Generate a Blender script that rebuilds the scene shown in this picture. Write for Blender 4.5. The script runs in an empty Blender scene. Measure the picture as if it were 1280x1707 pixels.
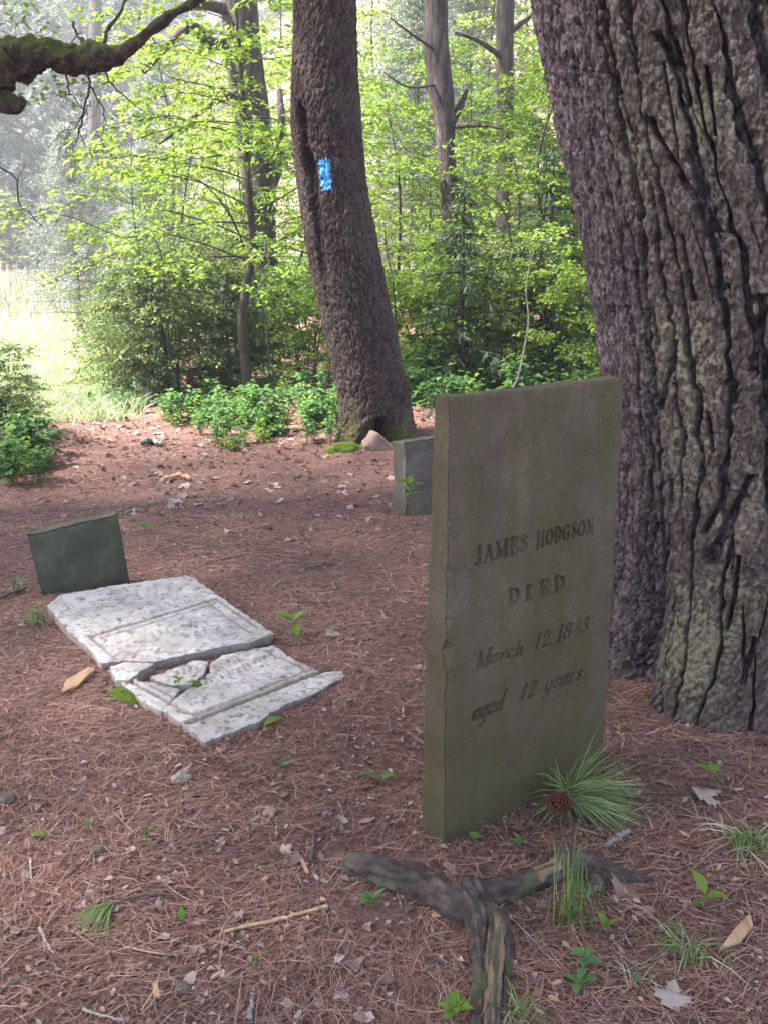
import bpy, math, random
import numpy as np
from mathutils import Vector, Matrix, Euler
from mathutils.geometry import delaunay_2d_cdt

random.seed(7)
rng = np.random.default_rng(7)
SC = bpy.context.scene
COL = SC.collection
PI = math.pi

# ------------------------------------------------------------------ camera, sky, sun, exposure
FPX, CAM_H, HORIZ = 1600.0, 1.55, 430.0
PITCH = math.atan((853.5 - HORIZ) / FPX)
CP, SP = math.cos(PITCH), math.sin(PITCH)
cam = bpy.data.cameras.new('camera')
cam.sensor_fit = 'VERTICAL'
cam.sensor_height = 36.0
cam.lens = 36.0 * FPX / 1707.0
cam.clip_start = 0.05
cam.clip_end = 600
camo = bpy.data.objects.new('camera', cam)
COL.objects.link(camo)
camo.location = (0, 0, CAM_H)
camo.rotation_euler = (PI / 2 - PITCH, 0, 0)
SC.camera = camo

SUN_EL, SUN_AZ = math.radians(55), math.radians(-98)     # azimuth from +Y towards +X: from the left
world = bpy.data.worlds.new('World')
SC.world = world
world.use_nodes = True
wn = world.node_tree
bg = wn.nodes['Background']
sky = wn.nodes.new('ShaderNodeTexSky')
sky.sky_type = 'NISHITA'
sky.sun_disc = False
sky.sun_elevation = SUN_EL
sky.sun_rotation = SUN_AZ
sky.dust_density = 1.5
sky.air_density = 1.0
sky.ozone_density = 1.0
hs = wn.nodes.new('ShaderNodeHueSaturation')          # thin bright overcast: a paler sky
hs.inputs['Saturation'].default_value = 0.85
wn.links.new(sky.outputs[0], hs.inputs['Color'])
wn.links.new(hs.outputs[0], bg.inputs['Color'])
bg.inputs['Strength'].default_value = 0.09
sun = bpy.data.lights.new('sun', 'SUN')
sun.energy = 5.0
sun.angle = math.radians(2.5)
sun.color = (1.0, 0.97, 0.93)
suno = bpy.data.objects.new('sun', sun)
COL.objects.link(suno)
sd = Vector((math.sin(SUN_AZ) * math.cos(SUN_EL), math.cos(SUN_AZ) * math.cos(SUN_EL), math.sin(SUN_EL)))
suno.rotation_euler = sd.to_track_quat('Z', 'Y').to_euler()
suno.location = (0, 0, 30)
vs = SC.view_settings
vs.view_transform = 'Standard'
vs.look = 'None'
vs.gamma = 1.0
vs.use_curve_mapping = False
vs.exposure = 2.95
SC.render.film_transparent = False
SC.cycles.use_denoising = True
SC.cycles.max_bounces = 8
SC.cycles.diffuse_bounces = 4
SC.cycles.transmission_bounces = 4
SC.cycles.transparent_max_bounces = 8
SC.cycles.sample_clamp_indirect = 6.0


# ------------------------------------------------------------------ noise and maths
def sstep(a, b, x):
    t = np.clip((x - a) / (b - a), 0, 1)
    return t * t * (3 - 2 * t)


def _hash(ix, iy, iz, seed):
    h = (ix.astype(np.int64) * 374761393 + iy.astype(np.int64) * 668265263 + iz.astype(np.int64) * 1440662683 + seed * 974634777) & 0xFFFFFFFF
    h = ((h ^ (h >> 13)) * 1274126177) & 0xFFFFFFFF
    h = ((h ^ (h >> 16)) * 2246822519) & 0xFFFFFFFF
    return ((h ^ (h >> 15)) & 0xFFFFFF) / float(0xFFFFFF)


def vnoise(x, y, z=None, seed=0):
    x = np.asarray(x, float); y = np.asarray(y, float)
    z = np.zeros_like(x) if z is None else np.asarray(z, float)
    fx, fy, fz = np.floor(x), np.floor(y), np.floor(z)
    ux, uy, uz = x - fx, y - fy, z - fz
    ux, uy, uz = [u * u * (3 - 2 * u) for u in (ux, uy, uz)]
    r = 0
    for a in (0, 1):
        wa = ux if a else 1 - ux
        for b in (0, 1):
            wb = uy if b else 1 - uy
            for c in (0, 1):
                wc = uz if c else 1 - uz
                r = r + wa * wb * wc * _hash(fx + a, fy + b, fz + c, seed)
    return r * 2 - 1


def fbm(x, y, z=None, seed=0, o=4):
    r, a, f = 0, 1.0, 1.0
    for i in range(o):
        r = r + a * vnoise(x * f, y * f, None if z is None else z * f, seed + i * 17)
        a *= 0.5
        f *= 2.03
    return r


def voronoi(x, y, seed=0, jit=0.9):
    fx, fy = np.floor(x), np.floor(y)
    F1 = np.full(x.shape, 9.0); F2 = np.full(x.shape, 9.0); ID = np.zeros(x.shape)
    zero = np.zeros_like(fx)
    for a in (-1, 0, 1):
        for b in (-1, 0, 1):
            cx, cy = fx + a, fy + b
            px = cx + 0.5 + jit * (_hash(cx, cy, zero, seed) - 0.5)
            py = cy + 0.5 + jit * (_hash(cx, cy, zero + 1, seed) - 0.5)
            d = np.hypot(px - x, py - y)
            idr = _hash(cx, cy, zero + 2, seed)
            near = d < F1
            F2 = np.where(near, F1, np.minimum(F2, d))
            ID = np.where(near, idr, ID)
            F1 = np.where(near, d, F1)
    return F1, F2, ID


# ------------------------------------------------------------------ where a measured image point stands in the place
def ray(px, py):
    a = (px - 640) / FPX
    b = (853.5 - py) / FPX
    return Vector((a, CP + b * SP, -SP + b * CP))


def G(px, py, z=0.0):
    d = ray(px, py)
    t = (z - CAM_H) / d.z
    return Vector((d.x * t, d.y * t, z))


def D(px, py, y):
    d = ray(px, py)
    t = y / d.y
    return Vector((d.x * t, y, CAM_H + d.z * t))


def terrain(x, y):
    x = np.asarray(x, float); y = np.asarray(y, float)
    d = np.hypot(x, y)
    a = x / np.maximum(y, 2.0)
    y0 = 44 - 27 * sstep(-0.26, 0.0, a)
    sl = 0.46 - 0.12 * sstep(-0.26, 0.0, a)
    u = d - y0
    hill = sl * np.where(u > 30, u, np.log1p(np.exp(np.clip(u / 3.0, -30, 12))) * 3.0)
    front = sstep(-3, 3, y)
    h = hill * front
    h = h - 0.10 * sstep(9.5, 13, d) * (1 - sstep(-0.3, -0.1, a))
    rough = fbm(x * 0.9, y * 0.9, seed=3, o=4) * 0.03
    rough = rough + fbm(x * 7, y * 7, seed=5, o=2) * 0.006
    far = sstep(3.5, 9, d)
    h = h + rough * (0.35 + 0.65 * far) + 0.25 * far * sstep(14, 40, d) * fbm(x * 0.15, y * 0.15, seed=9, o=3)
    # raised litter round the foot of the big pine and of the leaning tree
    h = h + 0.05 * np.exp(-((x - 1.42) ** 2 + (y - 3.4) ** 2) / 0.7)
    h = h + 0.02 * np.exp(-((x + 0.05) ** 2 + (y - 8.2) ** 2) / 1.2)
    return h


def TH(x, y):
    return float(terrain(np.array([x]), np.array([y]))[0])


def GT(px, py):
    """image point on the terrain"""
    z = 0.0
    for _ in range(8):
        p = G(px, py, z)
        z = TH(p.x, p.y)
    return Vector((p.x, p.y, z))


def at(px, y):
    """ground point standing under image column px at depth y"""
    x = 0
    for _ in range(3):
        z = TH(x, y)
        x = (px - 640) / FPX * (CP * y - SP * (z - CAM_H))
    return Vector((x, y, TH(x, y)))


# ------------------------------------------------------------------ mesh helpers
def mesh_np(name, V, Fs, mat=None, smooth=True, attrs=None, colors=None):
    V = np.asarray(V, np.float32).reshape(-1, 3)
    if not isinstance(Fs, (list, tuple)):
        Fs = [Fs]
    Fs = [np.asarray(f, np.int32) for f in Fs if len(f)]
    me = bpy.data.meshes.new(name)
    me.vertices.add(len(V))
    me.vertices.foreach_set('co', V.ravel())
    loops = np.concatenate([f.ravel() for f in Fs])
    sizes = np.concatenate([np.full(len(f), f.shape[1], np.int32) for f in Fs])
    starts = np.concatenate([[0], np.cumsum(sizes)[:-1]]).astype(np.int32)
    me.loops.add(len(loops))
    me.loops.foreach_set('vertex_index', loops)
    me.polygons.add(len(sizes))
    me.polygons.foreach_set('loop_start', starts)
    me.update(calc_edges=True)
    if smooth:
        me.polygons.foreach_set('use_smooth', np.ones(len(sizes), bool))
    for k, v in (attrs or {}).items():
        a = me.attributes.new(k, 'FLOAT', 'POINT')
        a.data.foreach_set('value', np.asarray(v, np.float32).ravel())
    if mat:
        me.materials.append(mat)
    me.validate()
    return me


def link(name, data, parent=None, loc=None, rot=None, scale=None):
    o = bpy.data.objects.new(name, data)
    COL.objects.link(o)
    if parent is not None:
        o.parent = parent
    if loc is not None:
        o.location = loc
    if rot is not None:
        o.rotation_euler = rot
    if scale is not None:
        o.scale = scale if hasattr(scale, '__len__') else (scale,) * 3
    return o


def tag(o, label=None, cat=None, group=None, kind=None):
    if label: o['label'] = label
    if cat: o['category'] = cat
    if group: o['group'] = group
    if kind: o['kind'] = kind
    return o


def thing(name, label, cat, loc=(0, 0, 0), rz=0.0, group=None, scale=None):
    o = link(name, None, loc=loc, rot=(0, 0, rz), scale=scale)
    o.empty_display_size = 0.1
    return tag(o, label, cat, group)


def dup(root, loc, rz=0.0, scale=1.0, label=None, tilt=(0, 0)):
    r = root.copy()
    COL.objects.link(r)
    r.location = loc
    r.rotation_euler = (tilt[0], tilt[1], rz)
    r.scale = (scale,) * 3 if not hasattr(scale, '__len__') else scale
    if label: r['label'] = label
    for ch in list(root.children):
        c = ch.copy()
        COL.objects.link(c)
        c.parent = r
        for g in list(ch.children):
            d = g.copy()
            COL.objects.link(d)
            d.parent = c
    return r


class MB:
    """collects arrays and builds one mesh"""
    def __init__(self):
        self.V, self.Q, self.T, self.A, self.n = [], [], [], [], 0

    def add(self, V, F, tint=0.5):
        V = np.asarray(V, float).reshape(-1, 3)
        F = np.asarray(F, np.int32)
        (self.Q if F.shape[1] == 4 else self.T).append(F + self.n)
        self.V.append(V)
        t = np.asarray(tint, float)
        self.A.append(np.full(len(V), float(t)) if t.ndim == 0 else t.ravel())
        self.n += len(V)

    def mesh(self, name, mat, smooth=True):
        Fs = []
        if self.Q: Fs.append(np.concatenate(self.Q))
        if self.T: Fs.append(np.concatenate(self.T))
        return mesh_np(name, np.concatenate(self.V), Fs, mat, smooth, {'tint': np.concatenate(self.A)})


def frames(P):
    P = np.asarray(P, float)
    Tn = np.gradient(P, axis=0)
    Tn /= np.linalg.norm(Tn, axis=1)[:, None] + 1e-9
    ref = np.array([0.0, 0, 1]) if abs(Tn[:, 2]).mean() < 0.8 else np.array([1.0, 0, 0])
    A = np.cross(Tn, ref)
    A /= np.linalg.norm(A, axis=1)[:, None] + 1e-9
    B = np.cross(A, Tn)
    return Tn, A, B


def tube(P, R, sides=6, cap=True):
    P = np.asarray(P, float)
    n = len(P)
    R = np.broadcast_to(np.asarray(R, float), (n,))
    _, A, B = frames(P)
    th = np.arange(sides) * 2 * PI / sides
    V = P[:, None, :] + R[:, None, None] * (np.cos(th)[None, :, None] * A[:, None, :] + np.sin(th)[None, :, None] * B[:, None, :])
    V = V.reshape(-1, 3)
    i = np.arange(n - 1)[:, None]; j = np.arange(sides)[None, :]
    a = i * sides + j; b = i * sides + (j + 1) % sides
    F = np.stack([a, b, b + sides, a + sides], -1).reshape(-1, 4)
    if cap:
        V = np.concatenate([V, P[:1], P[-1:]])
        c0, c1 = n * sides, n * sides + 1
        jj = np.arange(sides)
        F0 = np.stack([(jj + 1) % sides, jj, np.full(sides, c0), np.full(sides, c0)], -1)
        F1 = np.stack([(n - 1) * sides + jj, (n - 1) * sides + (jj + 1) % sides, np.full(sides, c1), np.full(sides, c1)], -1)
        return V, F, np.concatenate([F0[:, :3], F1[:, :3]])
    return V, F, None


def add_tube(mb, P, R, sides=6, tint=0.5, cap=False):
    V, F, C = tube(P, R, sides, cap)
    n0 = mb.n
    mb.add(V, F, tint)
    if C is not None:
        mb.T.append(C.astype(np.int32) + n0)


def spline(pts, n):
    """Catmull-Rom through points of any dimension"""
    P = np.asarray(pts, float)
    k = len(P)
    P = np.concatenate([2 * P[:1] - P[1:2], P, 2 * P[-1:] - P[-2:-1]])
    t = np.linspace(0, k - 1 - 1e-6, n)
    i = t.astype(int)
    u = (t - i)[:, None]
    a, b, c, d = P[i], P[i + 1], P[i + 2], P[i + 3]
    return 0.5 * (2 * b + (c - a) * u + (2 * a - 5 * b + 4 * c - d) * u ** 2 + (3 * b - a - 3 * c + d) * u ** 3)


def unit(v):
    v = np.asarray(v, float)
    return v / (np.linalg.norm(v, axis=-1, keepdims=True) + 1e-9)


def leaves(mb, P, DIR, NRM, L, W, tint, fold=0.18):
    """rhombic folded leaves: base, left, right, tip"""
    P = np.asarray(P, float); n = len(P)
    if n == 0: return
    d = unit(DIR)
    s = unit(np.cross(d, NRM))
    nn = np.cross(s, d)
    L = np.broadcast_to(np.asarray(L, float), (n,))[:, None]
    W = np.broadcast_to(np.asarray(W, float), (n,))[:, None]
    m = P + d * L * 0.45
    v0, v3 = P, P + d * L - nn * L * 0.12
    v1 = m + s * W * 0.5 + nn * W * fold
    v2 = m - s * W * 0.5 + nn * W * fold
    V = np.stack([v0, v1, v3, v2], 1).reshape(-1, 3)
    k = np.arange(n)[:, None] * 4
    F = np.concatenate([k + np.array([[0, 2, 1]]), k + np.array([[0, 3, 2]])])
    mb.add(V, F, np.repeat(np.broadcast_to(tint, (n,)), 4))


def ribbons(mb, P0, P1, P2, W, NRM, tint):
    """bent two-piece strips (needles, blades)"""
    n = len(P0)
    s = unit(np.cross(P2 - P0, NRM)) * np.broadcast_to(np.asarray(W, float), (n,))[:, None] * 0.5
    V = np.stack([P0 - s, P0 + s, P1 + s, P1 - s, P2 + s * 0.3, P2 - s * 0.3], 1).reshape(-1, 3)
    k = np.arange(n)[:, None] * 6
    F = np.concatenate([k + np.array([[0, 1, 2, 3]]), k + np.array([[3, 2, 4, 5]])])
    mb.add(V, F, np.repeat(np.broadcast_to(tint, (n,)), 6))


# ------------------------------------------------------------------ materials
def new_mat(name):
    m = bpy.data.materials.new(name)
    m.use_nodes = True
    return m, m.node_tree, m.node_tree.nodes['Principled BSDF']


def nd(t, ty, **kw):
    n = t.nodes.new(ty)
    for k, v in kw.items():
        if k.startswith('i_'):
            n.inputs[k[2:].replace('_', ' ')].default_value = v
        else:
            setattr(n, k, v)
    return n


def coords(t, scale=(1, 1, 1), kind='Object'):
    tc = nd(t, 'ShaderNodeTexCoord')
    mp = nd(t, 'ShaderNodeMapping')
    mp.inputs['Scale'].default_value = scale
    t.links.new(tc.outputs[kind], mp.inputs['Vector'])
    return mp.outputs['Vector']


def noise_n(t, vec, scale, detail=4, rough=0.55):
    n = nd(t, 'ShaderNodeTexNoise')
    n.inputs['Scale'].default_value = scale
    n.inputs['Detail'].default_value = detail
    n.inputs['Roughness'].default_value = rough
    t.links.new(vec, n.inputs['Vector'])
    return n.outputs['Fac']


def ramp(t, fac, stops):
    r = nd(t, 'ShaderNodeValToRGB')
    els = r.color_ramp.elements
    while len(els) < len(stops): els.new(0.5)
    for e, (p, c) in zip(els, stops):
        e.position = p
        e.color = (*c, 1) if len(c) == 3 else c
    t.links.new(fac, r.inputs['Fac'])
    return r.outputs['Color']


def mix(t, fac, a, b, mode='MIX'):
    m = nd(t, 'ShaderNodeMix', data_type='RGBA', blend_type=mode)
    if isinstance(fac, (int, float)): m.inputs[0].default_value = fac
    else: t.links.new(fac, m.inputs[0])
    for k, v in ((6, a), (7, b)):
        if isinstance(v, tuple): m.inputs[k].default_value = (*v, 1)
        else: t.links.new(v, m.inputs[k])
    return m.outputs[2]


def attr(t, name='tint'):
    a = nd(t, 'ShaderNodeAttribute')
    a.attribute_name = name
    return a.outputs['Fac']


def bump(t, b, fac, strength=0.5, dist=0.01):
    n = nd(t, 'ShaderNodeBump')
    n.inputs['Strength'].default_value = strength
    n.inputs['Distance'].default_value = dist
    t.links.new(fac, n.inputs['Height'])
    t.links.new(n.outputs[0], b.inputs['Normal'])


def leaf_mat(name, stops, trans=0.45, rough=0.5, gloss=0.25, objrand=0.0):
    m, t, b = new_mat(name)
    f = attr(t)
    if objrand:
        oi = nd(t, 'ShaderNodeObjectInfo')
        ma = nd(t, 'ShaderNodeMath', operation='MULTIPLY_ADD')
        t.links.new(oi.outputs['Random'], ma.inputs[0])
        ma.inputs[1].default_value = objrand
        sb = nd(t, 'ShaderNodeMath', operation='SUBTRACT')
        t.links.new(f, sb.inputs[0]); sb.inputs[1].default_value = objrand / 2
        t.links.new(sb.outputs[0], ma.inputs[2])
        f = ma.outputs[0]
    c = ramp(t, f, stops)
    t.links.new(c, b.inputs['Base Color'])
    b.inputs['Roughness'].default_value = rough
    b.inputs['Specular IOR Level'].default_value = gloss
    tr = nd(t, 'ShaderNodeBsdfTranslucent')
    c2 = mix(t, 1.0, c, (1.12, 1.12, 0.72), 'MULTIPLY')
    t.links.new(c2, tr.inputs['Color'])
    mx = nd(t, 'ShaderNodeMixShader')
    mx.inputs[0].default_value = trans
    t.links.new(b.outputs[0], mx.inputs[1])
    t.links.new(tr.outputs[0], mx.inputs[2])
    t.links.new(mx.outputs[0], t.nodes['Material Output'].inputs['Surface'])
    return m


def simple_mat(name, stops, scale=8.0, vscale=(1, 1, 1), rough=0.85, bstr=0.4, bdist=0.01, bscale=None, spec=0.2, useattr=0.0, detail=5):
    m, t, b = new_mat(name)
    v = coords(t, vscale)
    n = noise_n(t, v, scale, detail, 0.6)
    if useattr:
        ma = nd(t, 'ShaderNodeMix', data_type='FLOAT')
        ma.inputs[0].default_value = useattr
        t.links.new(n, ma.inputs[2]); t.links.new(attr(t), ma.inputs[3])
        n2 = ma.outputs[0]
    else:
        n2 = n
    t.links.new(ramp(t, n2, stops), b.inputs['Base Color'])
    b.inputs['Roughness'].default_value = rough
    b.inputs['Specular IOR Level'].default_value = spec
    if bstr:
        bump(t, b, noise_n(t, v, bscale or scale * 3, 4, 0.65), bstr, bdist)
    return m


M = {}
M['leaf_bright'] = leaf_mat('leaf_bright', [(0.0, (0.07, 0.13, 0.025)), (0.5, (0.15, 0.245, 0.036)), (1.0, (0.27, 0.35, 0.06))], 0.5, objrand=0.3)
M['leaf_dull'] = leaf_mat('leaf_dull', [(0.0, (0.05, 0.08, 0.03)), (0.5, (0.10, 0.15, 0.045)), (1.0, (0.20, 0.23, 0.075))], 0.45, objrand=0.3)
M['leaf_low'] = leaf_mat('leaf_low', [(0.0, (0.05, 0.11, 0.04)), (0.5, (0.095, 0.195, 0.06)), (1.0, (0.18, 0.30, 0.095))], 0.4, objrand=0.25)
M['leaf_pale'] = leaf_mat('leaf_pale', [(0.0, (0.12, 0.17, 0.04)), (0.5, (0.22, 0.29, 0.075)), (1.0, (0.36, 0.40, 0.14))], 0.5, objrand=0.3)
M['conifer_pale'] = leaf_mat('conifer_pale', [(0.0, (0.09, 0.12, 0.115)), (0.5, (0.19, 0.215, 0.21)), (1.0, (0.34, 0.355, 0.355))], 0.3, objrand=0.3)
M['conifer_dark'] = leaf_mat('conifer_dark', [(0.0, (0.03, 0.055, 0.03)), (0.5, (0.06, 0.10, 0.052)), (1.0, (0.11, 0.155, 0.08))], 0.2, objrand=0.2)
M['pine_green'] = leaf_mat('pine_green', [(0.0, (0.04, 0.07, 0.02)), (0.5, (0.115, 0.165, 0.045)), (1.0, (0.27, 0.30, 0.12))], 0.2, rough=0.4, gloss=0.4)
M['canopy'] = leaf_mat('canopy', [(0.0, (0.03, 0.06, 0.02)), (1.0, (0.09, 0.13, 0.04))], 0.35)
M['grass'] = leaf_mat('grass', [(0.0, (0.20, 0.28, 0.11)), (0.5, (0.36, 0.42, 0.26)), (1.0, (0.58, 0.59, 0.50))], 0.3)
M['grass_green'] = leaf_mat('grass_green', [(0.0, (0.07, 0.13, 0.03)), (1.0, (0.20, 0.28, 0.08))], 0.35, gloss=0.4)
M['grass_dry'] = leaf_mat('grass_dry', [(0.0, (0.28, 0.23, 0.15)), (1.0, (0.52, 0.47, 0.38))], 0.25)
M['needle'] = leaf_mat('needle', [(0.0, (0.085, 0.038, 0.030)), (0.35, (0.225, 0.106, 0.080)), (0.72, (0.38, 0.205, 0.155)), (0.92, (0.53, 0.355, 0.28)), (1.0, (0.62, 0.52, 0.45))], 0.1, rough=0.55, gloss=0.3)
M['dead_leaf'] = leaf_mat('dead_leaf', [(0.0, (0.11, 0.06, 0.05)), (0.45, (0.24, 0.155, 0.13)), (0.8, (0.38, 0.275, 0.24)), (1.0, (0.58, 0.48, 0.43))], 0.15, objrand=0.7)
M['pale_leaf'] = leaf_mat('pale_leaf', [(0.0, (0.24, 0.185, 0.155)), (1.0, (0.42, 0.34, 0.29))], 0.15)
M['chip'] = simple_mat('wood_chip', [(0.25, (0.20, 0.11, 0.065)), (0.55, (0.38, 0.23, 0.14)), (0.8, (0.55, 0.42, 0.30))], 6, (8, 1, 8), bstr=0.3, bdist=0.002)
M['pale_wood'] = simple_mat('pale_wood', [(0.3, (0.20, 0.155, 0.12)), (0.6, (0.38, 0.32, 0.27)), (0.85, (0.52, 0.46, 0.41))], 5, (6, 1, 6), bstr=0.4, bdist=0.003)
M['twig'] = simple_mat('twig_bark', [(0.3, (0.06, 0.045, 0.04)), (0.6, (0.12, 0.09, 0.075)), (0.8, (0.22, 0.18, 0.16))], 40, rough=0.8, bstr=0.4, bdist=0.002)
M['stem'] = simple_mat('stem_bark', [(0.3, (0.025, 0.02, 0.016)), (0.7, (0.065, 0.052, 0.042))], 14, bstr=0.4, bdist=0.004)
M['far_bark'] = simple_mat('far_bark', [(0.3, (0.028, 0.02, 0.02)), (0.5, (0.065, 0.048, 0.047)), (0.7, (0.13, 0.10, 0.098))], 9, (2.2, 2.2, 0.5), bstr=0.9, bdist=0.05, bscale=14)
M['grey_bark'] = simple_mat('grey_bark', [(0.25, (0.12, 0.10, 0.09)), (0.7, (0.26, 0.23, 0.21))], 7, (2, 2, 0.6), bstr=0.6, bdist=0.03)
M['moss'] = simple_mat('moss', [(0.3, (0.05, 0.08, 0.012)), (0.7, (0.13, 0.17, 0.03))], 40, bstr=0.9, bdist=0.015, rough=1.0, spec=0.05)
M['snag'] = simple_mat('rotten_wood', [(0.3, (0.03, 0.012, 0.009)), (0.7, (0.11, 0.035, 0.024))], 12, (3, 3, 0.6), bstr=0.8, bdist=0.03)


def nd_noise_col(t, vec, scale):
    n = nd(t, 'ShaderNodeTexNoise')
    n.inputs['Scale'].default_value = scale
    t.links.new(vec, n.inputs['Vector'])
    return n.outputs['Color']


def bark_mat(name, lo, mid, hi, lich, moss_amt=0.0, moss_z=0.5, cast=None):
    m, t, b = new_mat(name)
    v = coords(t)
    a = attr(t)
    n = noise_n(t, v, 70, 6, 0.75)
    mx = nd(t, 'ShaderNodeMix', data_type='FLOAT')
    mx.inputs[0].default_value = 0.45
    vo = nd(t, 'ShaderNodeTexVoronoi')
    vo.inputs['Scale'].default_value = 95
    warp = mix(t, 0.012, coords(t, (1, 1, 0.5)), nd_noise_col(t, v, 60))
    t.links.new(warp, vo.inputs['Vector'])
    sc_ = nd(t, 'ShaderNodeSeparateColor')
    t.links.new(vo.outputs['Color'], sc_.inputs[0])
    av = nd(t, 'ShaderNodeMix', data_type='FLOAT')
    av.inputs[0].default_value = 0.6
    t.links.new(a, av.inputs[2]); t.links.new(sc_.outputs[0], av.inputs[3])
    t.links.new(n, mx.inputs[2]); t.links.new(av.outputs[0], mx.inputs[3])
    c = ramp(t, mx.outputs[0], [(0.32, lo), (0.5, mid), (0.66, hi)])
    # crusty lichen blotches on the plates
    l1 = noise_n(t, v, 45, 4, 0.6)
    l2 = noise_n(t, v, 3.0, 3, 0.5)
    mu = nd(t, 'ShaderNodeMath', operation='MULTIPLY')
    t.links.new(l1, mu.inputs[0]); t.links.new(l2, mu.inputs[1])
    if cast: c = mix(t, attr(t, 'plate'), c, mix(t, 0.45, c, cast))  # browns the plates; where masked off, bark keeps a painted sky-lit purple
    k = ramp(t, mu.outputs[0], [(0.27, (0, 0, 0)), (0.33, (0.85, 0.85, 0.85))])
    pl = nd(t, 'ShaderNodeMath', operation='MULTIPLY')
    t.links.new(k, pl.inputs[0]); t.links.new(attr(t, 'plate'), pl.inputs[1])
    c = mix(t, pl.outputs[0], c, lich)
    if moss_amt:
        sx = nd(t, 'ShaderNodeSeparateXYZ')
        t.links.new(v, sx.inputs[0])
        mr = nd(t, 'ShaderNodeMapRange')
        mr.inputs['From Min'].default_value = moss_z
        mr.inputs['From Max'].default_value = 0.0
        t.links.new(sx.outputs['Z'], mr.inputs['Value'])
        m2 = nd(t, 'ShaderNodeMath', operation='MULTIPLY')
        t.links.new(mr.outputs[0], m2.inputs[0])
        t.links.new(ramp(t, noise_n(t, v, 7, 4), [(0.42, (0, 0, 0)), (0.6, (moss_amt,) * 3)]), m2.inputs[1])
        c = mix(t, m2.outputs[0], c, (0.085, 0.10, 0.022))
    t.links.new(c, b.inputs['Base Color'])
    b.inputs['Roughness'].default_value = 0.9
    b.inputs['Specular IOR Level'].default_value = 0.15
    hb = nd(t, 'ShaderNodeMix', data_type='FLOAT')
    hb.inputs[0].default_value = 0.5
    t.links.new(noise_n(t, v, 110, 7, 0.8), hb.inputs[2]); t.links.new(sc_.outputs[1], hb.inputs[3])
    bump(t, b, hb.outputs[0], 1.0, 0.010)
    return m


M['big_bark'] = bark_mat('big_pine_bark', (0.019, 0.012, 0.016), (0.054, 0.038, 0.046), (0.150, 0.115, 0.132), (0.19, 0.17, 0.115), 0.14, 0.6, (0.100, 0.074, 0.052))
M['mid_bark'] = bark_mat('leaning_tree_bark', (0.020, 0.012, 0.012), (0.046, 0.029, 0.028), (0.092, 0.064, 0.062), (0.085, 0.072, 0.06), 0.9, 0.5)
M['limb_bark'] = simple_mat('mossy_limb_bark', [(0.3, (0.03, 0.018, 0.016)), (0.5, (0.075, 0.05, 0.04)), (0.7, (0.15, 0.115, 0.09))], 26, bstr=1.0, bdist=0.03)


def limb_moss(m):
    t = m.node_tree
    b = t.nodes['Principled BSDF']
    src = b.inputs['Base Color'].links[0].from_socket
    g = nd(t, 'ShaderNodeNewGeometry')
    sx = nd(t, 'ShaderNodeSeparateXYZ')
    t.links.new(g.outputs['Normal'], sx.inputs[0])
    v = coords(t)
    ad = nd(t, 'ShaderNodeMath', operation='ADD')
    t.links.new(sx.outputs['Z'], ad.inputs[0]); t.links.new(noise_n(t, v, 9, 4), ad.inputs[1])
    k = ramp(t, ad.outputs[0], [(0.55, (0, 0, 0)), (0.95, (0.9, 0.9, 0.9))])
    t.links.new(mix(t, k, src, (0.085, 0.095, 0.02)), b.inputs['Base Color'])


limb_moss(M['limb_bark'])


def stone_mat(name, lo, mid, hi, green, streak=0.4, bs=0.25, low_green=0.0, gz=0.4):
    m, t, b = new_mat(name)
    v = coords(t)
    vs_ = coords(t, (9, 9, 1.2))
    c = ramp(t, noise_n(t, v, 5, 6, 0.65), [(0.3, lo), (0.5, mid), (0.72, hi)])
    c = mix(t, ramp(t, noise_n(t, vs_, 1.6, 4), [(0.42, (0, 0, 0)), (0.68, (streak,) * 3)]), c, green)
    sp = ramp(t, noise_n(t, v, 120, 3, 0.6), [(0.3, (0.75, 0.75, 0.75)), (0.7, (1.2, 1.2, 1.2))])
    c = mix(t, 1.0, c, sp, 'MULTIPLY')
    if low_green:
        sx = nd(t, 'ShaderNodeSeparateXYZ'); t.links.new(v, sx.inputs[0])
        mr = nd(t, 'ShaderNodeMapRange')
        mr.inputs['From Min'].default_value = gz; mr.inputs['From Max'].default_value = 0.0
        mr.inputs['To Max'].default_value = low_green
        t.links.new(sx.outputs['Z'], mr.inputs['Value'])
        m2 = nd(t, 'ShaderNodeMath', operation='MULTIPLY')
        t.links.new(mr.outputs[0], m2.inputs[0])
        t.links.new(ramp(t, noise_n(t, v, 3.5, 5), [(0.25, (0.25,) * 3), (0.65, (1, 1, 1))]), m2.inputs[1])
        c = mix(t, m2.outputs[0], c, tuple(x * 0.85 for x in green))
    t.links.new(c, b.inputs['Base Color'])
    b.inputs['Roughness'].default_value = 0.85
    b.inputs['Specular IOR Level'].default_value = 0.2
    bump(t, b, noise_n(t, v, 160, 5, 0.7), bs, 0.003)
    return m


M['headstone'] = stone_mat('headstone_stone', (0.068, 0.051, 0.035), (0.092, 0.071, 0.049), (0.120, 0.096, 0.069), (0.066, 0.058, 0.020), 0.7, 0.4, 0.85, 0.75)
M['dark_stone'] = stone_mat('dark_mossy_stone', (0.045, 0.043, 0.030), (0.078, 0.075, 0.054), (0.125, 0.12, 0.09), (0.06, 0.068, 0.032), 0.5, 0.5)
M['grey_stone'] = stone_mat('grey_stone', (0.070, 0.055, 0.047), (0.115, 0.093, 0.082), (0.20, 0.17, 0.155), (0.10, 0.10, 0.05), 0.4, 0.5, 0.8, 0.25)


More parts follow.
